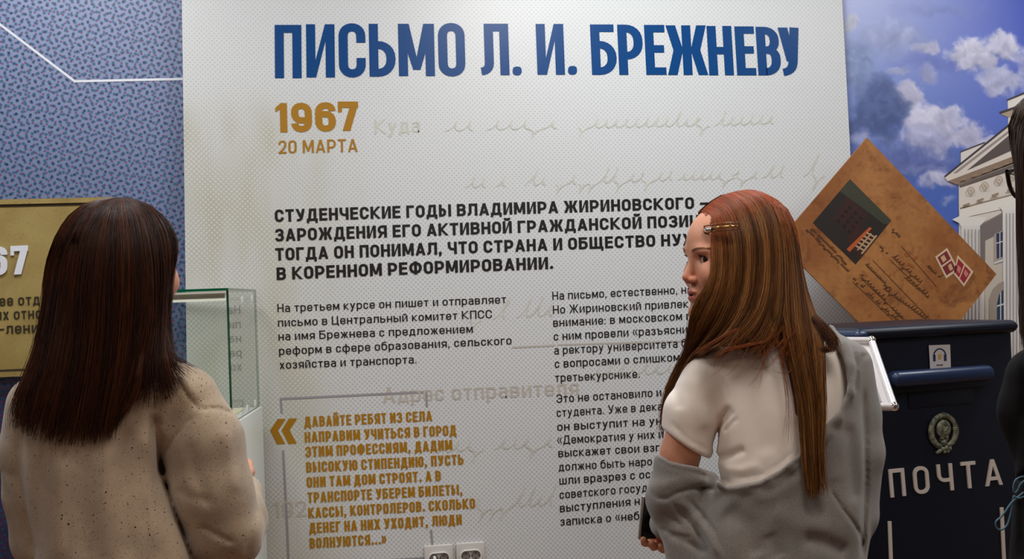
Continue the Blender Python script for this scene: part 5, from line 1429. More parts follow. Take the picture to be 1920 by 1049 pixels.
strands('hair_strand', LG, 7200, DL, SLm, hair, M['brown_hair'], BR, .62, 18, 5.0, .62, 60, 3, weights=[1, 1, 1, 1, 1, .5, .5, .7], t_cut=.24, frizz=2.0, inset=14, C=(228, 497, 20))
strands('hair_strand', LF, 260, DL, SLm, hair, M['brown_hair'], BR, .55, 14, 3, .3, 20, 4, inset=6, C=(228, 497, 20))
strands('hair_strand', LB, 600, DL, SLm, hair, M['brown_hair'], BR, .6, 14, 5, .4, 20, 5, inset=12, C=(228, 497, 20))
strands('hair_strand', LT, 1400, DL, SLm, hair, M['brown_hair'], BR, .7, 8, 2, .2, 20, 6, inset=3, C=(228, 497, 20))
strands('hair_strand', [[(306, 600, -60), (304, 650, -88), (306, 700, -106), (318, 765, -109)], [(312, 610, -50), (318, 655, -80), (345, 678, -84), (370, 689, -80)]], 150, DL, SLm, hair, M['brown_hair'], BR[1:], .5, 14, 5, .4, 6, 8, inset=2)
strands('hair_strand', [[(272, 640, -104), (266, 690, -118), (258, 735, -122), (230, 776, -127)], [(262, 650, -108), (256, 700, -120), (246, 740, -124), (226, 782, -128)]], 260, DL, SLm, hair, M['brown_hair'], BR, .5, 14, 2.5, .4, 6, 9, inset=2)

# ------------------------------------------------------------------ red-haired woman in white tee and grey hoodie
DR, SR = 2.25, 2.25/F_PX
yfr = floor_px(1460, DR)
rr0 = px_world([(1460, yfr, 0)], DR, SR)[0]; rr0[2] = 0
rw = empty('person', rr0)
tag(rw, 'person with long red hair, white t-shirt and grey hoodie slipped off the shoulder', 'person')
RC = (1370, 487, 0); ra_ = math.radians(24)
fr_ = Field(axis((1190, 1262, 3.0), (1262, 1352, 1.6), (1352, 1690, 6.0)), axis((380, 620, 1.8), (620, 1080, 6.0), (1080, yfr+20, 14.0)), axis((-116, -20, 2.6), (-20, 100, 3.0), (100, 330, 6.0)))
(rfx, rfz), (rlx, rlz) = head_sdf(fr_, RC, (-math.cos(ra_), -math.sin(ra_)), 1.0)
fr_.cone((1405, 560, 8), (1448, 655, 0), 46, 52, 22)
fr_.lathe([(645, 1385, 1525, 0, 46), (680, 1346, 1580, 0, 64), (740, 1356, 1580, 0, 78), (830, 1366, 1565, 0, 80), (930, 1355, 1570, 0, 78), (1030, 1335, 1590, 0, 86), (1130, 1312, 1612, 0, 100), (1210, 1312, 1610, 5, 98)], 28)
fr_.chain([(1350, 700, 0, 38), (1328, 712, 0, 40), (1296, 785, 4, 38), (1276, 850, 8, 38), (1264, 950, 22, 32), (1258, 980, 95, 27), (1240, 985, 150, 22)], 6)
fr_.chain([(1570, 698, 0, 36), (1592, 712, 0, 38), (1602, 830, 10, 36), (1600, 950, 25, 32), (1540, 1000, 150, 27), (1480, 1010, 200, 22)], 6)
# left hand round the phone
fr_.cone((1246, 994, 166), (1240, 1008, 198), 20, 20, 10, (1, 1, .8))
for k_, (px_, py_) in enumerate(((1212, 1014), (1228, 1021), (1245, 1026), (1258, 1024))):
    fr_.chain([(px_+10, py_-6, 206, 8.4), (px_+2, py_+4, 188, 8.2), (px_-3, py_+5, 166, 7.8), (px_-6, py_-2, 152, 7.2)], 3)
fr_.chain([(1226, 985, 200, 10), (1222, 968, 214, 8.5), (1222, 954, 220, 7.6)], 6)
# right hand resting on the forearm side
fr_.cone((1480, 1010, 205), (1452, 1008, 226), 21, 19, 10)
for k_ in range(4):
    a_ = np.array((1440., 994+k_*10., 232)); fr_.chain([tuple(a_)+(8.2,), tuple(a_+(-24, 0, 8))+(7.6,), tuple(a_+(-40, 4, -2))+(6.6,)], 4)
fr_.chain([(1462, 990, 212, 10), (1450, 974, 214, 8), (1440, 966, 214, 7)], 6)
legs(fr_, 1462, 1180, 5, {'floor': yfr, 'hip': 1170, 'q': 1.0}, 62)
for sgn in (-1, 1): fr_.cone((1462+sgn*68, yfr-80, 8), (1462+sgn*70, yfr-26, 60), 26, 20, 20)
SK = np.array(lin((214, 152, 122))[:3])
sdf_object('body', fr_, DR, SR, M['skin'], rw, 1, skin_cols(RC, (rfx, rfz), (rlx, rlz), 1.0))

def head_pt(C, f, l, hs, F_, L_, U_): return (C[0]+hs*(F_*f[0]+L_*l[0]), C[1]-hs*U_, C[2]+hs*(F_*f[1]+L_*l[1]))
# eyes
M['eye'] = mat('eye_white', (255, 255, 255), .12); ne = N(M['eye']); ce = ne.n('ShaderNodeVertexColor'); ce.layer_name = 'Col'; ne.base(ce.outputs['Color'])
for L_ in (31, -31):
    c = np.array(head_pt(RC, (rfx, rfz), (rlx, rlz), 1.0, 61.2, L_, .3)); gaze = np.array((-.30, .02, -.95)) if L_ > 0 else np.array((-.55, 0.02, -.83)); gaze /= np.linalg.norm(gaze)
    V, Fc = [], []; n1_, n2_ = 30, 24; cols = []
    a1 = np.cross(gaze, (0, 1, 0)); a1 /= np.linalg.norm(a1); a2 = np.cross(gaze, a1)
    for i in range(n1_+1):
        ph_ = math.pi*i/n1_
        for j in range(n2_):
            th = 2*math.pi*j/n2_; d_ = gaze*math.cos(ph_)+(a1*math.cos(th)+a2*math.sin(th))*math.sin(ph_)
            r_ = 12.0+(0.7 if ph_ < .42 else 0); V.append(c+d_*r_)
            deg = math.degrees(ph_); cols.append(lin((8, 6, 6))[:3] if deg < 12 else lin((62, 40, 26))[:3] if deg < 26 else lin((34, 24, 20))[:3] if deg < 30 else lin((196, 178, 170))[:3])
    for i in range(n1_):
        for j in range(n2_):
            j2 = (j+1) % n2_; Fc.append([i*n2_+j, i*n2_+j2, (i+1)*n2_+j2, (i+1)*n2_+j])
    mk('eye', px_world(V, DR, SR), Fc, M['eye'], rw, smooth=True, cols=np.array(cols))
# brows and lashes follow the modelled skin
def surfF(L_, U_):
    lo = None
    for F_ in np.arange(105, 20, -.5):
        P_ = head_pt(RC, (rfx, rfz), (rlx, rlz), 1.0, F_, L_, U_); w_ = 1.0; acc = 0.0; ix = []
        for ax_, v_ in zip(fr_.ax, P_):
            i_ = int(np.clip(np.searchsorted(ax_, v_)-1, 0, len(ax_)-2)); t_ = (v_-ax_[i_])/(ax_[i_+1]-ax_[i_]); ix.append((i_, t_))
        for k_ in range(8):
            w_ = 1.0; id_ = []
            for q_, (i_, t_) in enumerate(ix):
                bit = (k_ >> q_) & 1; w_ *= t_ if bit else 1-t_; id_.append(i_+bit)
            acc += w_*fr_.F[tuple(id_)]
        if acc < 0: return F_
    return 40.0
M['lash'] = mat('lash', (26, 14, 10), .5); M['brow'] = mat('brow_hair', (146, 92, 62), .7)
def little(name, curves, m, rad):
    L = [tube([px_world([p], DR, SR)[0] for p in c], [rad*(1-.7*i/(len(c)-1)) for i in range(len(c))], 5) for c in curves]
    return mk(name, *join_vf(L), m, rw, smooth=True)
H_ = lambda F_, L_, U_: head_pt(RC, (rfx, rfz), (rlx, rlz), 1.0, F_, L_, U_)
rb = random.Random(4)
for sg in (1, -1):
    bc = []
    for i in range(120):
        t_ = rb.random(); L0 = 14+34*t_; U0 = 15.5+5*math.sin(t_*2.2)+rb.uniform(-2.4, 2.4)*(1-.6*t_); F0 = surfF(sg*L0, U0)+.5; F1 = surfF(sg*(L0+7), U0+1.6)+.6
        bc.append([H_(F0, sg*L0, U0), H_((F0+F1)/2+.6, sg*(L0+3.5), U0+1.5), H_(F1, sg*(L0+7), U0+1.6)])
    little('eyebrow', bc, M['brow'], .00034)
    lc = []
    for i in range(34):
        t_ = i/33; a_ = math.radians(165-150*t_); L0 = 33+13*math.cos(a_); U0 = .2+5.2*math.sin(a_); F0 = 62+math.sqrt(max(1, 13.2**2-(L0-31)**2-U0**2))
        lc.append([H_(F0, sg*L0, U0), H_(F0+3, sg*(L0+1.0), U0+1.4), H_(F0+5.5, sg*(L0+2.6), U0+4.0)])
    for i in range(16):
        t_ = i/15; a_ = math.radians(200+140*t_); L0 = 33+13*math.cos(a_); U0 = -.4+4.6*math.sin(a_); F0 = 62+math.sqrt(max(1, 13.0**2-(L0-31)**2-U0**2))
        lc.append([H_(F0, sg*L0, U0), H_(F0+1.6, sg*(L0+.6), U0-1.6)])
    lid = [H_(62+math.sqrt(max(1, 13.4**2-(13*math.cos(math.radians(a)) + 2)**2-(5.2*math.sin(math.radians(a)))**2)), sg*(33+13*math.cos(math.radians(a))), .2+5.2*math.sin(math.radians(a))) for a in range(165, 10, -12)]
    lc.append(lid)
    little('eyelash', lc, M['lash'], .00030)

# t-shirt
tee = mat('white_rib_cotton', (240, 228, 218), .9, spec=.2, Sheen_Weight=.2); nt = N(tee); g_ = nt.obj()
nt.bump(nt.math('ADD', nt.math('MULTIPLY', nt.math('SINE', nt.math('MULTIPLY', nt.sep(g_)[0], 3600.0)), .5), nt.noise(g_, 900.0, 2.0)), .25, .0006)
fe_ = Field(np.arange(1215, 1650, 3.6), np.arange(590, 985, 3.4), np.arange(-116, 110, 4.0))
fe_.lathe([(612, 1412, 1492, 4, 34), (632, 1385, 1528, 2, 50), (656, 1335, 1592, 0, 68), (700, 1322, 1608, 0, 84), (760, 1334, 1606, 0, 93), (830, 1342, 1594, 0, 94), (900, 1348, 1580, 0, 91), (970, 1346, 1580, 0, 88)], 8, 2.4)
# sleeve
fe_.chain([(1340, 700, -4, 56), (1300, 775, 2, 54), (1282, 850, 6, 51)], 14)
sl_, (X_, Y_, Z_) = fe_.box((-9e3,)*3, (9e3,)*3)
cut = (X_-1243)*(-.54)+(Y_-803)*.84+((X_-1290)/46.0)**2*5-6
cut = np.where(X_ < 1341, cut, np.maximum(cut-(X_-1341)*6, -60)) + 0*Z_
fe_.F = smax(fe_.F, cut, 3).astype(np.float32)
fe_.grooves([([(1372, 760), (1352, 786), (1344, 815), (1338, 850)], 5, 9), ([(1365, 775), (1346, 812), (1340, 840)], 3.5, 4), ([(1311, 660), (1345, 690), (1365, 725), (1370, 762)], 2.0, 2.0),
             ([(1378, 770), (1352, 800)], 3, 3.5), ([(1385, 782), (1356, 812)], 3, 2.5), ([(1341, 860), (1370, 855), (1400, 842)], 7, 4.5), ([(1350, 880), (1390, 882), (1430, 872)], 9, -3),
             ([(1340, 880), (1352, 900), (1372, 905)], 5, 4), ([(1372, 899), (1424, 893), (1461, 871), (1497, 840)], 1.8, 1.7), ([(1254, 788), (1290, 826), (1334, 846)], 1.6, 1.6),
             ([(1300, 700), (1312, 760), (1330, 810)], 14, -3), ([(1400, 700), (1420, 790), (1440, 860)], 22, 4), ([(1500, 690), (1498, 800)], 24, -3), ([(1262, 720), (1275, 770)], 10, 2.5)])
# tiny puckered shoulder seam
fe_.ell((1312, 655, -12), (9, 8, 14), 10)
tee_o = sdf_object('t_shirt', fe_, DR, SR, tee, rw, 2)

# hoodie
hd = mat('grey_melange_fleece', (124, 118, 112), .95, spec=.15, Sheen_Weight=.4, Sheen_Roughness=.6); nh = N(hd); g_ = nh.obj()
a = nh.noise(g_, 900.0, 3.0, .7); b2 = nh.noise(g_, 12.0, 3.0); c = nh.mix(nh.mr(a, .35, .65), lin((96, 92, 88)), lin((156, 146, 138))); c = nh.mix(nh.mr(b2, .35, .65, 0, .35), c, lin((104, 104, 102)))
nh.base(c); nh.bump(nh.math('ADD', a, nh.math('MULTIPLY', nh.noise(g_, 2500.0, 1.0), .5)), .5, .0012)
fh = Field(axis((1196, 1690, 3.6), None, None), axis((592, 1066, 3.4), (1066, 1190, 8.0), None), axis((-150, 60, 3.8), (60, 230, 7.0), None))
fh.lathe([(618, 1440, 1560, 0, 58), (640, 1400, 1600, 0, 72), (662, 1350, 1618, 0, 86), (700, 1330, 1628, 0, 98), (760, 1328, 1632, 0, 107), (830, 1330, 1634, 0, 110), (900, 1320, 1632, 0, 110), (970, 1300, 1634, 0, 112), (1040, 1290, 1628, 0, 116), (1110, 1288, 1630, 2, 122), (1170, 1290, 1630, 2, 122)], 8, 2.4)
fh.chain([(1276, 872, 4, 54), (1268, 930, 10, 54), (1282, 975, 24, 50)], 16)
fh.chain([(1276, 960, 24, 46), (1264, 978, 100, 38), (1248, 984, 146, 30)], 14)
fh.chain([(1290, 1010, 0, 46), (1300, 1090, 0, 50)], 20)
fh.chain([(1592, 690, 0, 46), (1604, 780, 6, 48), (1606, 850, 10, 51), (1598, 960, 16, 50)], 12)
fh.chain([(1598, 970, 20, 46), (1560, 1000, 100, 40), (1500, 1010, 180, 32)], 14)
# gathered collar roll along the neckline
fh.chain([(1352, 908, -84, 10), (1400, 912, -100, 10), (1440, 900, -106, 10), (1480, 874, -108, 10), (1530, 825, -106, 10), (1566, 782, -98, 10), (1590, 735, -84, 10), (1590, 690, -66, 10), (1574, 650, -46, 10), (1556, 618, -20, 10)], 12)
HP = [(1180, 848), (1233, 849), (1256, 866), (1284, 874), (1311, 879), (1342, 890), (1352, 905), (1362, 913), (1381, 911), (1424, 904), (1461, 883), (1497, 852), (1530, 820), (1556, 792), (1574, 768), (1587, 740), (1591, 719), (1588, 691), (1579, 664), (1567, 642), (1556, 622), (1548, 604), (1560, 540), (1720, 540), (1720, 1500), (1180, 1500)]
sd2 = poly_sd(fh.ax[0][:, None], fh.ax[1][None, :], HP)[:, :, None]
fh.F = smax(fh.F, sd2, 7).astype(np.float32)
fh.grooves([([(1554, 905), (1562, 928), (1578, 952), (1598, 978), (1612, 1000), (1617, 1020), (1616, 1049)], 2.4, 6), ([(1619, 720), (1623, 820), (1624, 900), (1620, 980), (1617, 1060)], 4.5, 8),
            ([(1630, 664), (1616, 670), (1606, 692), (1604, 740)], 2.4, 4.2), ([(1590, 628), (1602, 664), (1606, 692)], 3, 3.5),
            ([(1216, 915), (1232, 934), (1252, 936), (1268, 926), (1300, 916), (1330, 916), (1356, 920)], 3.2, 5.5), ([(1216, 905), (1240, 912), (1290, 900), (1340, 905)], 12, -4),
            ([(1257, 938), (1276, 962), (1298, 988), (1320, 1014), (1340, 1049)], 3.0, 6.5), ([(1284, 930), (1310, 958), (1340, 996), (1362, 1049)], 2.0, 2.6), ([(1268, 934), (1296, 962), (1326, 1002), (1350, 1049)], 7, -4),
            ([(1238, 962), (1262, 975), (1280, 990)], 4, 4), ([(1236, 990), (1262, 1002), (1300, 1010)], 3, 4), ([(1250, 1002), (1290, 1018), (1330, 1040)], 6, 5),
            ([(1400, 935), (1450, 930), (1500, 900), (1540, 860)], 14, -4), ([(1360, 950), (1400, 985), (1420, 1049)], 20, 7), ([(1440, 960), (1500, 985), (1560, 1000)], 22, -5), ([(1500, 1010), (1540, 1015), (1590, 1040)], 16, 8),
            ([(1560, 800), (1556, 860), (1566, 910)], 16, -4), ([(1590, 790), (1598, 880), (1604, 950)], 12, 5), ([(1440, 1000), (1460, 1049)], 16, 5),
            ([(1380, 922), (1425, 915), (1464, 894), (1502, 862), (1536, 830)], 2.0, 2.2), ([(1224, 858), (1256, 876), (1311, 889), (1340, 900)], 2.0, 2.0)])
sl_, (X_, Y_, Z_) = fh.box((-9e3,)*3, (9e3,)*3)
fh.F = (fh.F+(np.sin(X_*.037+Y_*.022)+np.sin(X_*.02-Y_*.041+.7)+np.sin(Z_*.06+Y_*.03))*1.2).astype(np.float32)
sdf_object('hoodie', fh, DR, SR, hd, rw, 2)
ft2 = Field(np.arange(1280, 1650, 8.0), np.arange(1150, yfr, 14.0), np.arange(-130, 140, 8.0))
ft2.lathe([(1160, 1316, 1610, 4, 108), (1210, 1312, 1612, 6, 110), (1260, 1318, 1608, 6, 100)], 20)
legs(ft2, 1462, 1180, 5, {'floor': yfr+10, 'hip': 1205, 'q': 1.10}, 60)
sdf_object('trousers', ft2, DR, SR, M['trousers_dark'], rw)
for sgn in (-1, 1): shoe(rw, 1462+sgn*70, yfr, 10, DR, SR, 1.0, mat('canvas_shoe', (190, 188, 184), .8), M['sole'])

# red hair
M['red_hair'] = hair_material('red_hair_strands', .42, .22); M['red_under'] = mat('red_hair_under', (66, 28, 14), .6)
RG = [
 [(1315, 396, -14), (1325, 408, -45), (1333, 436, -66), (1336, 480, -80), (1334, 510, -84), (1329, 532, -86), (1314, 552, -84), (1300, 568, -76), (1293, 590, -66), (1290, 620, -54), (1285, 654, -12), (1265, 698, 28), (1247, 738, 40), (1241, 785, 42), (1233, 828, 42)],
 [(1316, 395, -14), (1328, 408, -48), (1339, 436, -70), (1344, 480, -84), (1342, 520, -88), (1334, 550, -88), (1318, 576, -82), (1303, 604, -70), (1294, 635, -50), (1285, 664, -5), (1267, 700, 26), (1251, 738, 38), (1245, 788, 40)],
 [(1320, 391, -14), (1344, 405, -58), (1358, 440, -84), (1362, 490, -92), (1357, 540, -92), (1338, 590, -85), (1314, 628, -62), (1298, 655, -18), (1276, 696, 12), (1258, 736, 28), (1250, 785, 34)],
 [(1335, 378, -10), (1362, 395, -56), (1378, 435, -88), (1384, 490, -97), (1378, 550, -99), (1358, 598, -94), (1332, 636, -80), (1306, 660, -44), (1284, 690, 0)],
 [(1355, 366, -6), (1385, 385, -55), (1403, 430, -88), (1409, 490, -98), (1402, 560, -103), (1380, 608, -104), (1348, 642, -98), (1322, 658, -86)],
 [(1380, 359, -3), (1410, 380, -52), (1429, 425, -82), (1435, 490, -94), (1428, 560, -104), (1405, 604, -108), (1372, 634, -108), (1340, 654, -102)],
 [(1400, 356, 3), (1432, 376, -45), (1452, 425, -72), (1459, 490, -84), (1456, 560, -98), (1448, 610, -108), (1432, 640, -112), (1404, 662, -110)],
 [(1408, 356, 5), (1442, 376, -40), (1464, 425, -64), (1471, 490, -76), (1471, 560, -94), (1464, 606, -107), (1450, 642, -111), (1428, 674, -112)]]
RG2 = [
 [(1406, 356, 5), (1440, 376, -41), (1461, 425, -66), (1468, 490, -78), (1469, 560, -94), (1474, 620, -107), (1490, 690, -114), (1505, 760, -119), (1512, 850, -126), (1520, 925, -128)],
 [(1415, 357, 8), (1450, 376, -35), (1473, 425, -56), (1481, 490, -68), (1483, 560, -88), (1487, 620, -104), (1500, 690, -114), (1512, 760, -119), (1519, 850, -126), (1524, 940, -128)],
 [(1430, 361, 14), (1465, 382, -20), (1487, 430, -36), (1495, 490, -48), (1503, 560, -72), (1510, 620, -94), (1520, 690, -112), (1530, 760, -120), (1532, 850, -127), (1534, 935, -129)],
 [(1440, 367, 20), (1472, 388, 0), (1494, 430, -5), (1500, 480, -12), (1511, 540, -34), (1528, 590, -58), (1541, 622, -80), (1546, 655, -96), (1546, 700, -108), (1547, 780, -118), (1543, 860, -126), (1553, 932, -128)]]
RB = [
 [(1440, 367, 20), (1472, 388, 0), (1494, 430, -5), (1500, 480, -12), (1511, 540, -34), (1528, 590, -50), (1545, 622, -50), (1552, 650, -40)],
 [(1440, 367, 24), (1470, 386, 45), (1484, 430, 66), (1490, 490, 78), (1498, 560, 80), (1510, 620, 60), (1516, 660, 40)],
 [(1400, 356, 10), (1415, 380, 66), (1424, 430, 98), (1428, 500, 106), (1428, 580, 104), (1420, 640, 88), (1410, 690, 84)],
 [(1352, 366, 2), (1348, 384, 62), (1350, 430, 92), (1352, 500, 94), (1344, 580, 92), (1325, 640, 84), (1300, 700, 70)],
 [(1332, 378, -4), (1326, 390, 40), (1328, 430, 72), (1334, 480, 84), (1330, 560, 86), (1320, 640, 84), (1300, 700, 70)],
 [(1313, 394, -10), (1309, 398, 14), (1312, 420, 44), (1322, 470, 70), (1324, 560, 80), (1316, 640, 82), (1300, 700, 70)]]
rhair = hair_shell('hair', RG, DR, SR, rw, M['red_under'], 15, 5, tcut=.80, C=(1395, 487, 0))
hair_shell('hair_layer', RG2[:-1], DR, SR, rhair, M['red_under'], 17, 5, tcut=.78, C=(1395, 487, 0))
rhair['label'] = 'long straight red hair'
hair_shell('hair_layer', RB, DR, SR, rhair, M['red_under'], 14, 5, tcut=.7, C=(1395, 487, 0))
RP = [(92, 38, 16), (126, 56, 22), (160, 82, 36), (112, 62, 34), (182, 106, 56), (136, 50, 18)]
strands('hair_strand', RG, 5200, DR, SR, rhair, M['red_hair'], [(112, 36, 3), (152, 56, 6), (190, 94, 28), (122, 44, 4), (164, 72, 14), (102, 36, 4)], .60, 18, 3.2, .5, 80, 13, inset=13, tip=[(44, 25, 12), (78, 44, 20), (126, 80, 40), (66, 38, 18), (164, 112, 62), (96, 50, 22)], weights=[.8, .8, 1, 1, 1, 1, .5], frizz=1.2, C=(1395, 487, 0))  # dark tip palette puts shade of the middle lengths into the colour
strands('hair_strand', RG2, 2700, DR, SR, rhair, M['red_hair'], [(112, 36, 3), (152, 56, 6), (190, 94, 28), (122, 44, 4), (164, 72, 14), (102, 36, 4)], .60, 18, 3.2, .5, 50, 113, inset=13, tip=[(44, 25, 12), (78, 44, 20), (126, 80, 40), (66, 38, 18), (164, 112, 62), (96, 50, 22)], t_cut=.32, frizz=1.6, C=(1395, 487, 0))  # same painted shade along the back lock
strands('hair_strand', RB, 1600, DR, SR, rhair, M['red_hair'], RP, .65, 14, 4, .3, 50, 14, inset=10, C=(1395, 487, 0))
# knot of curls by the collar
strands('hair_strand', [[(1530, 590, -76), (1546, 606, -84), (1562, 624, -88), (1569, 642, -92), (1560, 656, -96), (1546, 654, -98)], [(1522, 596, -80), (1536, 614, -88), (1550, 632, -94), (1558, 648, -98), (1550, 660, -100), (1538, 652, -100)]], 700, DR, SR, rhair, M['red_hair'], [(52, 28, 18), (84, 48, 28), (120, 76, 46)], .42, 18, 5.5, .05, 40, 15, inset=5, frizz=3.2, t_cut=.4)
# loose wisps over the shirt
rw_ = random.Random(12)
for k_ in range(34):
    x0 = rw_.uniform(1385, 1515); y0 = rw_.uniform(604, 636); L_ = rw_.uniform(40, 130); dr = rw_.choice((-1, -1, 1)); bend = rw_.uniform(12, 75)
    g1 = [(x0, y0, -110), (x0+dr*bend*.25, y0+L_*.42, -113), (x0+dr*bend*.75, y0+L_*.8, -112), (x0+dr*bend*1.3, y0+L_*rw_.uniform(.7, 1.0), -110)]
    g2 = [(a+rw_.uniform(-2, 2), b, c-1) for a, b, c in g1]
    strands('hair_strand', [g1, g2], rw_.choice((2, 3, 5)), DR, SR, rhair, M['red_hair'], RP[1:], .26, 16, 2.2, .1, 3, 100+k_, inset=1, frizz=1.4, t_cut=.4)
for g1 in ([(1380, 616, -108), (1345, 636, -100), (1320, 652, -84), (1300, 664, -60)], [(1430, 640, -112), (1390, 648, -110), (1350, 660, -104), (1335, 690, -94)], [(1448, 606, -108), (1464, 680, -112), (1476, 760, -114), (1472, 838, -114)]):
    g2 = [(a+6, b+3, c-1) for a, b, c in g1]
    strands('hair_strand', [g1, g2], 60 if g1[0][0] < 1445 else 14, DR, SR, rhair, M['red_hair'], RP[1:], .32, 16, 5, .2, 3, int(g1[0][0]), inset=1, frizz=2.0, t_cut=.3)
# hair clip
cl = px_world([(1321, 437, -62), (1334, 435, -80), (1352, 432.5, -92), (1368, 431, -101), (1384, 430, -107)], DR, SR)
cv, cf = [], []
outl = tube(list(cl)+list(cl[::-1]+np.array([0, 0, .012]))+[cl[0]], .0014, 6)
clip = mk('hair_clip', *outl, mat('tortoise_clip', (120, 74, 40), .2, .2), rhair, smooth=True)
clip['label'] = 'slim metal and amber hair clip above the temple'
v, f = tube([cl[0]+np.array([0, 0, .004]), (cl[0]+cl[1])/2+np.array([0, 0, .004]), cl[1]+np.array([0, 0, .0045])], [.0042, .0050, .0044], 8); mk_ = mk('clip_tip', v, f, M['chrome'], rw, smooth=True)
v, f = tube([cl[1]+np.array([0, 0, .005]), cl[2]+np.array([0, 0, .006]), cl[3]+np.array([0, 0, .006]), cl[4]+np.array([0, 0, .005])], [.0024, .0034, .003, .0012], 8); mk('clip_tongue', v, f, mat('gold_metal', (214, 170, 110), .2, 1.0), rw, smooth=True)

# phone in her left hand
q1, q2 = px_world([(1206, 932, 150)], DR, SR)[0], px_world([(1200, 999, 150)], DR, SR)[0]
up_ = (q1-q2); hgt = np.linalg.norm(up_)*1.55; up_ /= np.linalg.norm(up_)
ax_ = CR*.88+CF*(.46)+CU*(-.06); ax_ -= up_*(ax_@up_); ax_ /= np.linalg.norm(ax_); nn_ = np.cross(ax_, up_)
if nn_@CF > 0: nn_ = -nn_
fp = Frame(q2-up_*.012, ax_, -nn_, up_)
hgt = .145; wid = .068
fp = Frame(q1-up_*.085-up_*.0, ax_, -nn_, up_)
ph_o = empty('smartphone', tuple(fp(wid/2, .004, -.0)))
tag(ph_o, 'black smartphone with silver edge held in the hand of the red-haired woman', 'phone')
bm = bmesh.new(); bx(bm, fp, 0, wid, 0, .008, .0, .086, .0028, 3); smooth_by_angle(mkb('casing', bm, mat('silver_case', (190, 180, 172), .25, .9), ph_o))
bm = bmesh.new(); bx(bm, fp, .0025, wid-.0025, -.0006, .003, .0025, .0835, .0004, 1); mkb('screen', bm, mat('black_glass', (6, 6, 8), .12), ph_o)
# ------------------------------------------------------------------ third visitor at the right edge: dark clothes, long brown hair, glasses
D3, S3 = 1.75, 1.75/F_PX; Q3 = F_PX/1750.0
yf3 = floor_px(2100, D3)
r30 = px_world([(2105, yf3, 0)], D3, S3)[0]; r30[2] = 0
tw = empty('person', r30)
tag(tw, 'person in black with glasses and long hair, cut off by the right edge', 'person')
C3 = (2021, 340, 20); a3 = math.radians(30); f3 = (-math.sin(a3), math.cos(a3)); l3 = (-math.cos(a3), -math.sin(a3))
fb3 = Field(np.arange(1840, 2380, 8.0), axis((160, 560, 7.0), (560, 1400, 10.0), (1400, yf3+20, 20.0)), np.arange(-170, 330, 8.0))
head_sdf(fb3, C3, f3, Q3*.93)
fb3.cone((2040, 430, 5), (2095, 570, 0), 66, 72, 24)
fb3.lathe([(560, 2045, 2155, 0, 54), (640, 1995, 2220, 0, 78), (740, 1955, 2265, 0, 92), (900, 1950, 2270, 0, 100), (1060, 1940, 2290, 0, 110), (1200, 1925, 2300, 0, 125), (1300, 1925, 2300, 0, 125)], 20)
fb3.chain([(1945, 700, 0, 40), (1950, 830, 20, 40), (2000, 870, 150, 34), (2060, 850, 210, 26)], 10)
fb3.chain([(2272, 730, 0, 38), (2290, 860, 20, 40), (2240, 900, 150, 34), (2170, 870, 210, 26)], 10)
for bx_, sg in ((2066, 1), (2164, -1)):
    fb3.cone((bx_, 850, 225), (bx_+sg*26, 842, 250), 26, 22, 10)
    for k_ in range(4):
        a_ = np.array((bx_+sg*40., 822+k_*13, 262)); fb3.chain([tuple(a_)+(10.5,), tuple(a_+(sg*26, 2, 12))+(9.6,), tuple(a_+(sg*42, 6, -2))+(8.4,)], 4)
    fb3.chain([(bx_+sg*14, 818, 240, 12), (bx_+sg*30, 800, 250, 10), (bx_+sg*42, 792, 250, 9)], 6)
SK = np.array(lin((200, 146, 120))[:3])
legs(fb3, 2112, 1250, 5, {'floor': yf3, 'hip': 1260, 'q': Q3}, 62, 30)
for sgn in (-1, 1): fb3.cone((2112+sgn*90, yf3-105, 8), (2112+sgn*92, yf3-34, 80), 34, 26, 20)
sdf_object('body', fb3, D3, S3, M['skin'], tw, 1, skin_cols(C3, f3, l3, Q3))
blk = mat('black_cloth', (15, 13, 15), .9, spec=.2); nb3 = N(blk); nb3.bump(nb3.noise(nb3.obj(), 700.0, 3.0), .4, .001)
fj = Field(np.arange(1850, 2380, 5.0), axis((515, 1070, 5.0), (1070, 1330, 12.0), None), axis((-180, 80, 6.0), (80, 270, 9.0), None))
fj.lathe([(530, 2030, 2160, 2, 84), (560, 2022, 2176, 0, 88), (610, 1985, 2235, 0, 98), (660, 1935, 2290, 0, 118), (740, 1900, 2315, 0, 132), (850, 1905, 2310, 0, 134), (960, 1898, 2312, 0, 136), (1060, 1890, 2320, 0, 142), (1200, 1885, 2330, 0, 152), (1320, 1885, 2330, 0, 152)], 14, 2.5)
fj.chain([(1944, 712, 0, 62), (1940, 770, 10, 67), (1955, 825, 25, 64)], 20)
fj.chain([(1958, 830, 30, 58), (2000, 862, 120, 48), (2036, 858, 180, 38)], 16)
fj.chain([(2270, 715, 0, 62), (2285, 860, 20, 62), (2240, 890, 130, 50), (2190, 872, 190, 38)], 18)
fj.grooves([([(1905, 905), (1940, 880), (1990, 870)], 6, 10), ([(1918, 650), (1925, 720), (1920, 800)], 10, 5), ([(1916, 930), (1920, 1060)], 8, 6)])
sdf_object('jacket', fj, D3, S3, blk, tw, 2)
ft3 = Field(np.arange(1860, 2360, 10.0), np.arange(1250, yf3, 20.0), np.arange(-170, 180, 10.0))
ft3.lathe([(1260, 1915, 2305, 4, 138), (1320, 1912, 2308, 6, 138), (1400, 1920, 2300, 6, 126)], 20)
legs(ft3, 2112, 1250, 5, {'floor': yf3+12, 'hip': 1300, 'q': 1.1*Q3}, 60)
sdf_object('trousers', ft3, D3, S3, M['trousers_dark'], tw)
for sgn in (-1, 1): shoe(tw, 2112+sgn*92, yf3, 10, D3, S3, Q3, M['shoe'], M['sole'])
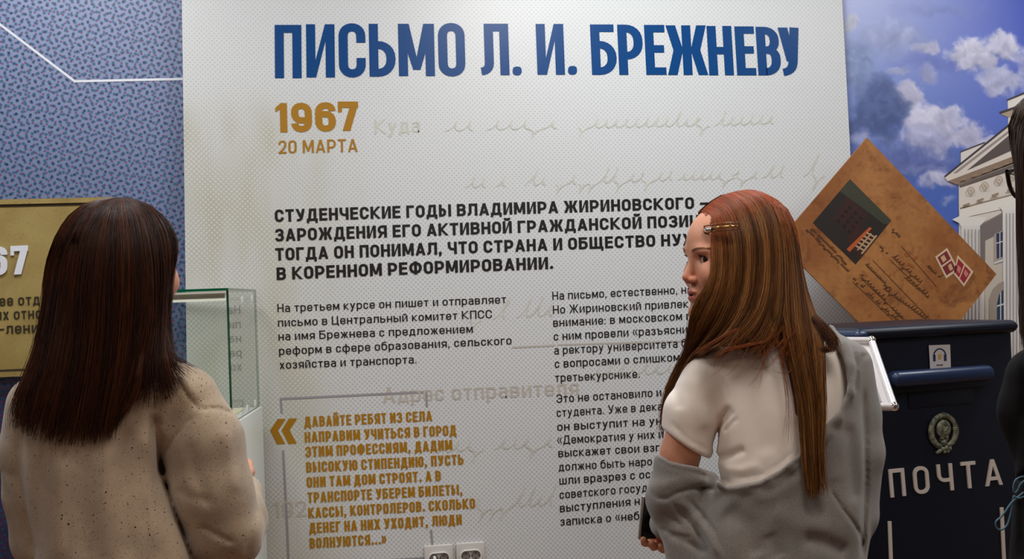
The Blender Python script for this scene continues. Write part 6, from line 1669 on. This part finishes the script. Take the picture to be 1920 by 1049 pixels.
TG = [
 [(2004, 160, 20), (1950, 166, 30), (1918, 182, 40), (1900, 204, 45), (1890, 232, 45), (1891, 262, 40), (1899, 292, 25), (1906, 340, 10), (1908, 420, 0), (1912, 520, -40), (1914, 590, -80), (1917, 648, -105)],
 [(2008, 160, 10), (1965, 176, -25), (1935, 210, -50), (1918, 260, -65), (1914, 340, -78), (1916, 440, -86), (1922, 560, -110), (1926, 620, -128), (1930, 672, -140)],
 [(2014, 160, 5), (1990, 180, -62), (1970, 225, -98), (1960, 300, -120), (1958, 420, -128), (1962, 560, -138), (1966, 640, -148), (1968, 700, -152)],
 [(2020, 160, 5), (2022, 182, -70), (2024, 230, -112), (2026, 300, -134), (2026, 420, -138), (2024, 560, -146), (2020, 700, -152), (2016, 800, -152)],
 [(2026, 160, 5), (2056, 182, -62), (2078, 228, -98), (2090, 300, -118), (2092, 420, -124), (2088, 560, -138), (2080, 700, -152), (2072, 800, -152)],
 [(2034, 160, 10), (2085, 180, -20), (2118, 220, -40), (2134, 290, -50), (2136, 420, -60), (2130, 560, -90), (2120, 660, -130), (2110, 740, -146)],
 [(2040, 160, 15), (2096, 184, 15), (2132, 225, 22), (2148, 300, 24), (2152, 420, 18), (2150, 540, -5), (2148, 620, -50), (2140, 700, -100)]]
hr3 = hair_shell('hair', TG, D3, S3, tw, M['brown_under'], 22, 5, tcut=.88, C=(2021, 340, 20))
hr3['label'] = 'long dark brown hair'
strands('hair_strand', TG, 1900, D3, S3, hr3, M['brown_hair'], [(28, 18, 14), (44, 29, 21), (66, 46, 33), (36, 24, 18)], .62, 16, 4, .5, 60, 51, inset=14, weights=[2.6, 1.8, 1, .8, .8, .8], C=(2021, 340, 20))
h3 = lambda F_, L_, U_: (C3[0]+Q3*(F_*f3[0]+L_*l3[0]), C3[1]-Q3*U_, C3[2]+Q3*(F_*f3[1]+L_*l3[1]))
gm = mat('black_acetate', (14, 12, 14), .15); gl_ = []
for sg in (1, -1):
    rim_ = [(74, 14), (50, 17), (22, 13), (13, 2), (18, -16), (36, -24), (56, -22), (68, -8)]
    pts = catmull([h3(86-.0022*a*a, sg*a, b) for a, b in rim_+rim_[:1]], 40)
    gl_.append(tube(px_world(pts, D3, S3), .0032, 8, cap=False))
    gl_.append(tube(px_world([h3(75, sg*74, 12), h3(40, sg*79, 10), h3(0, sg*80, 4), h3(-8, sg*79, -6)], D3, S3), .002, 6))
gl_.append(tube(px_world([h3(86, 13, 3), h3(89, 0, 5), h3(86, -13, 3)], D3, S3), .0022, 6))
gls = mk('glasses', *join_vf(gl_), gm, tw, smooth=True); gls['label'] = 'black cat-eye glasses'
for sg in (1, -1):
    o_ = [h3(84.5-.0022*a*a, sg*a, b) for a, b in ((71, 11), (50, 14), (24, 10), (16, 1), (20, -14), (36, -21), (54, -19), (65, -7))]
    W_ = px_world(o_, D3, S3); mk('lens', list(W_)+list(W_+CF*.0012), [[0, 1, 2, 3, 4, 5, 6, 7], [15, 14, 13, 12, 11, 10, 9, 8]]+[[i, (i+1) % 8, 8+(i+1) % 8, 8+i] for i in range(8)], M['glass'], gls)
cm = mat('teal_cord', (70, 104, 124), .6)
cA = catmull([(1930, 893, -70), (1912, 896, -72), (1903, 903, -74), (1900, 915, -74), (1902, 925, -72), (1908, 920, -72), (1914, 908, -72), (1924, 900, -70)], 30)
cB = catmull([(1932, 915, -70), (1912, 930, -72), (1897, 943, -74), (1885, 960, -76), (1876, 971, -76), (1868, 978, -76), (1867, 987, -76), (1873, 994, -76), (1882, 992, -75), (1889, 984, -74), (1894, 968, -73), (1898, 948, -72), (1901, 930, -72)], 44)
cC = catmull([(1901, 930, -72), (1908, 935, -74), (1920, 932, -74), (1934, 925, -72)], 12)
cord = mk('bag_cord', *join_vf([tube(px_world(c, D3, S3), .0014, 7) for c in (cA, cB, cC)]), cm, tw, smooth=True); cord['label'] = 'thin looped pale blue cord'
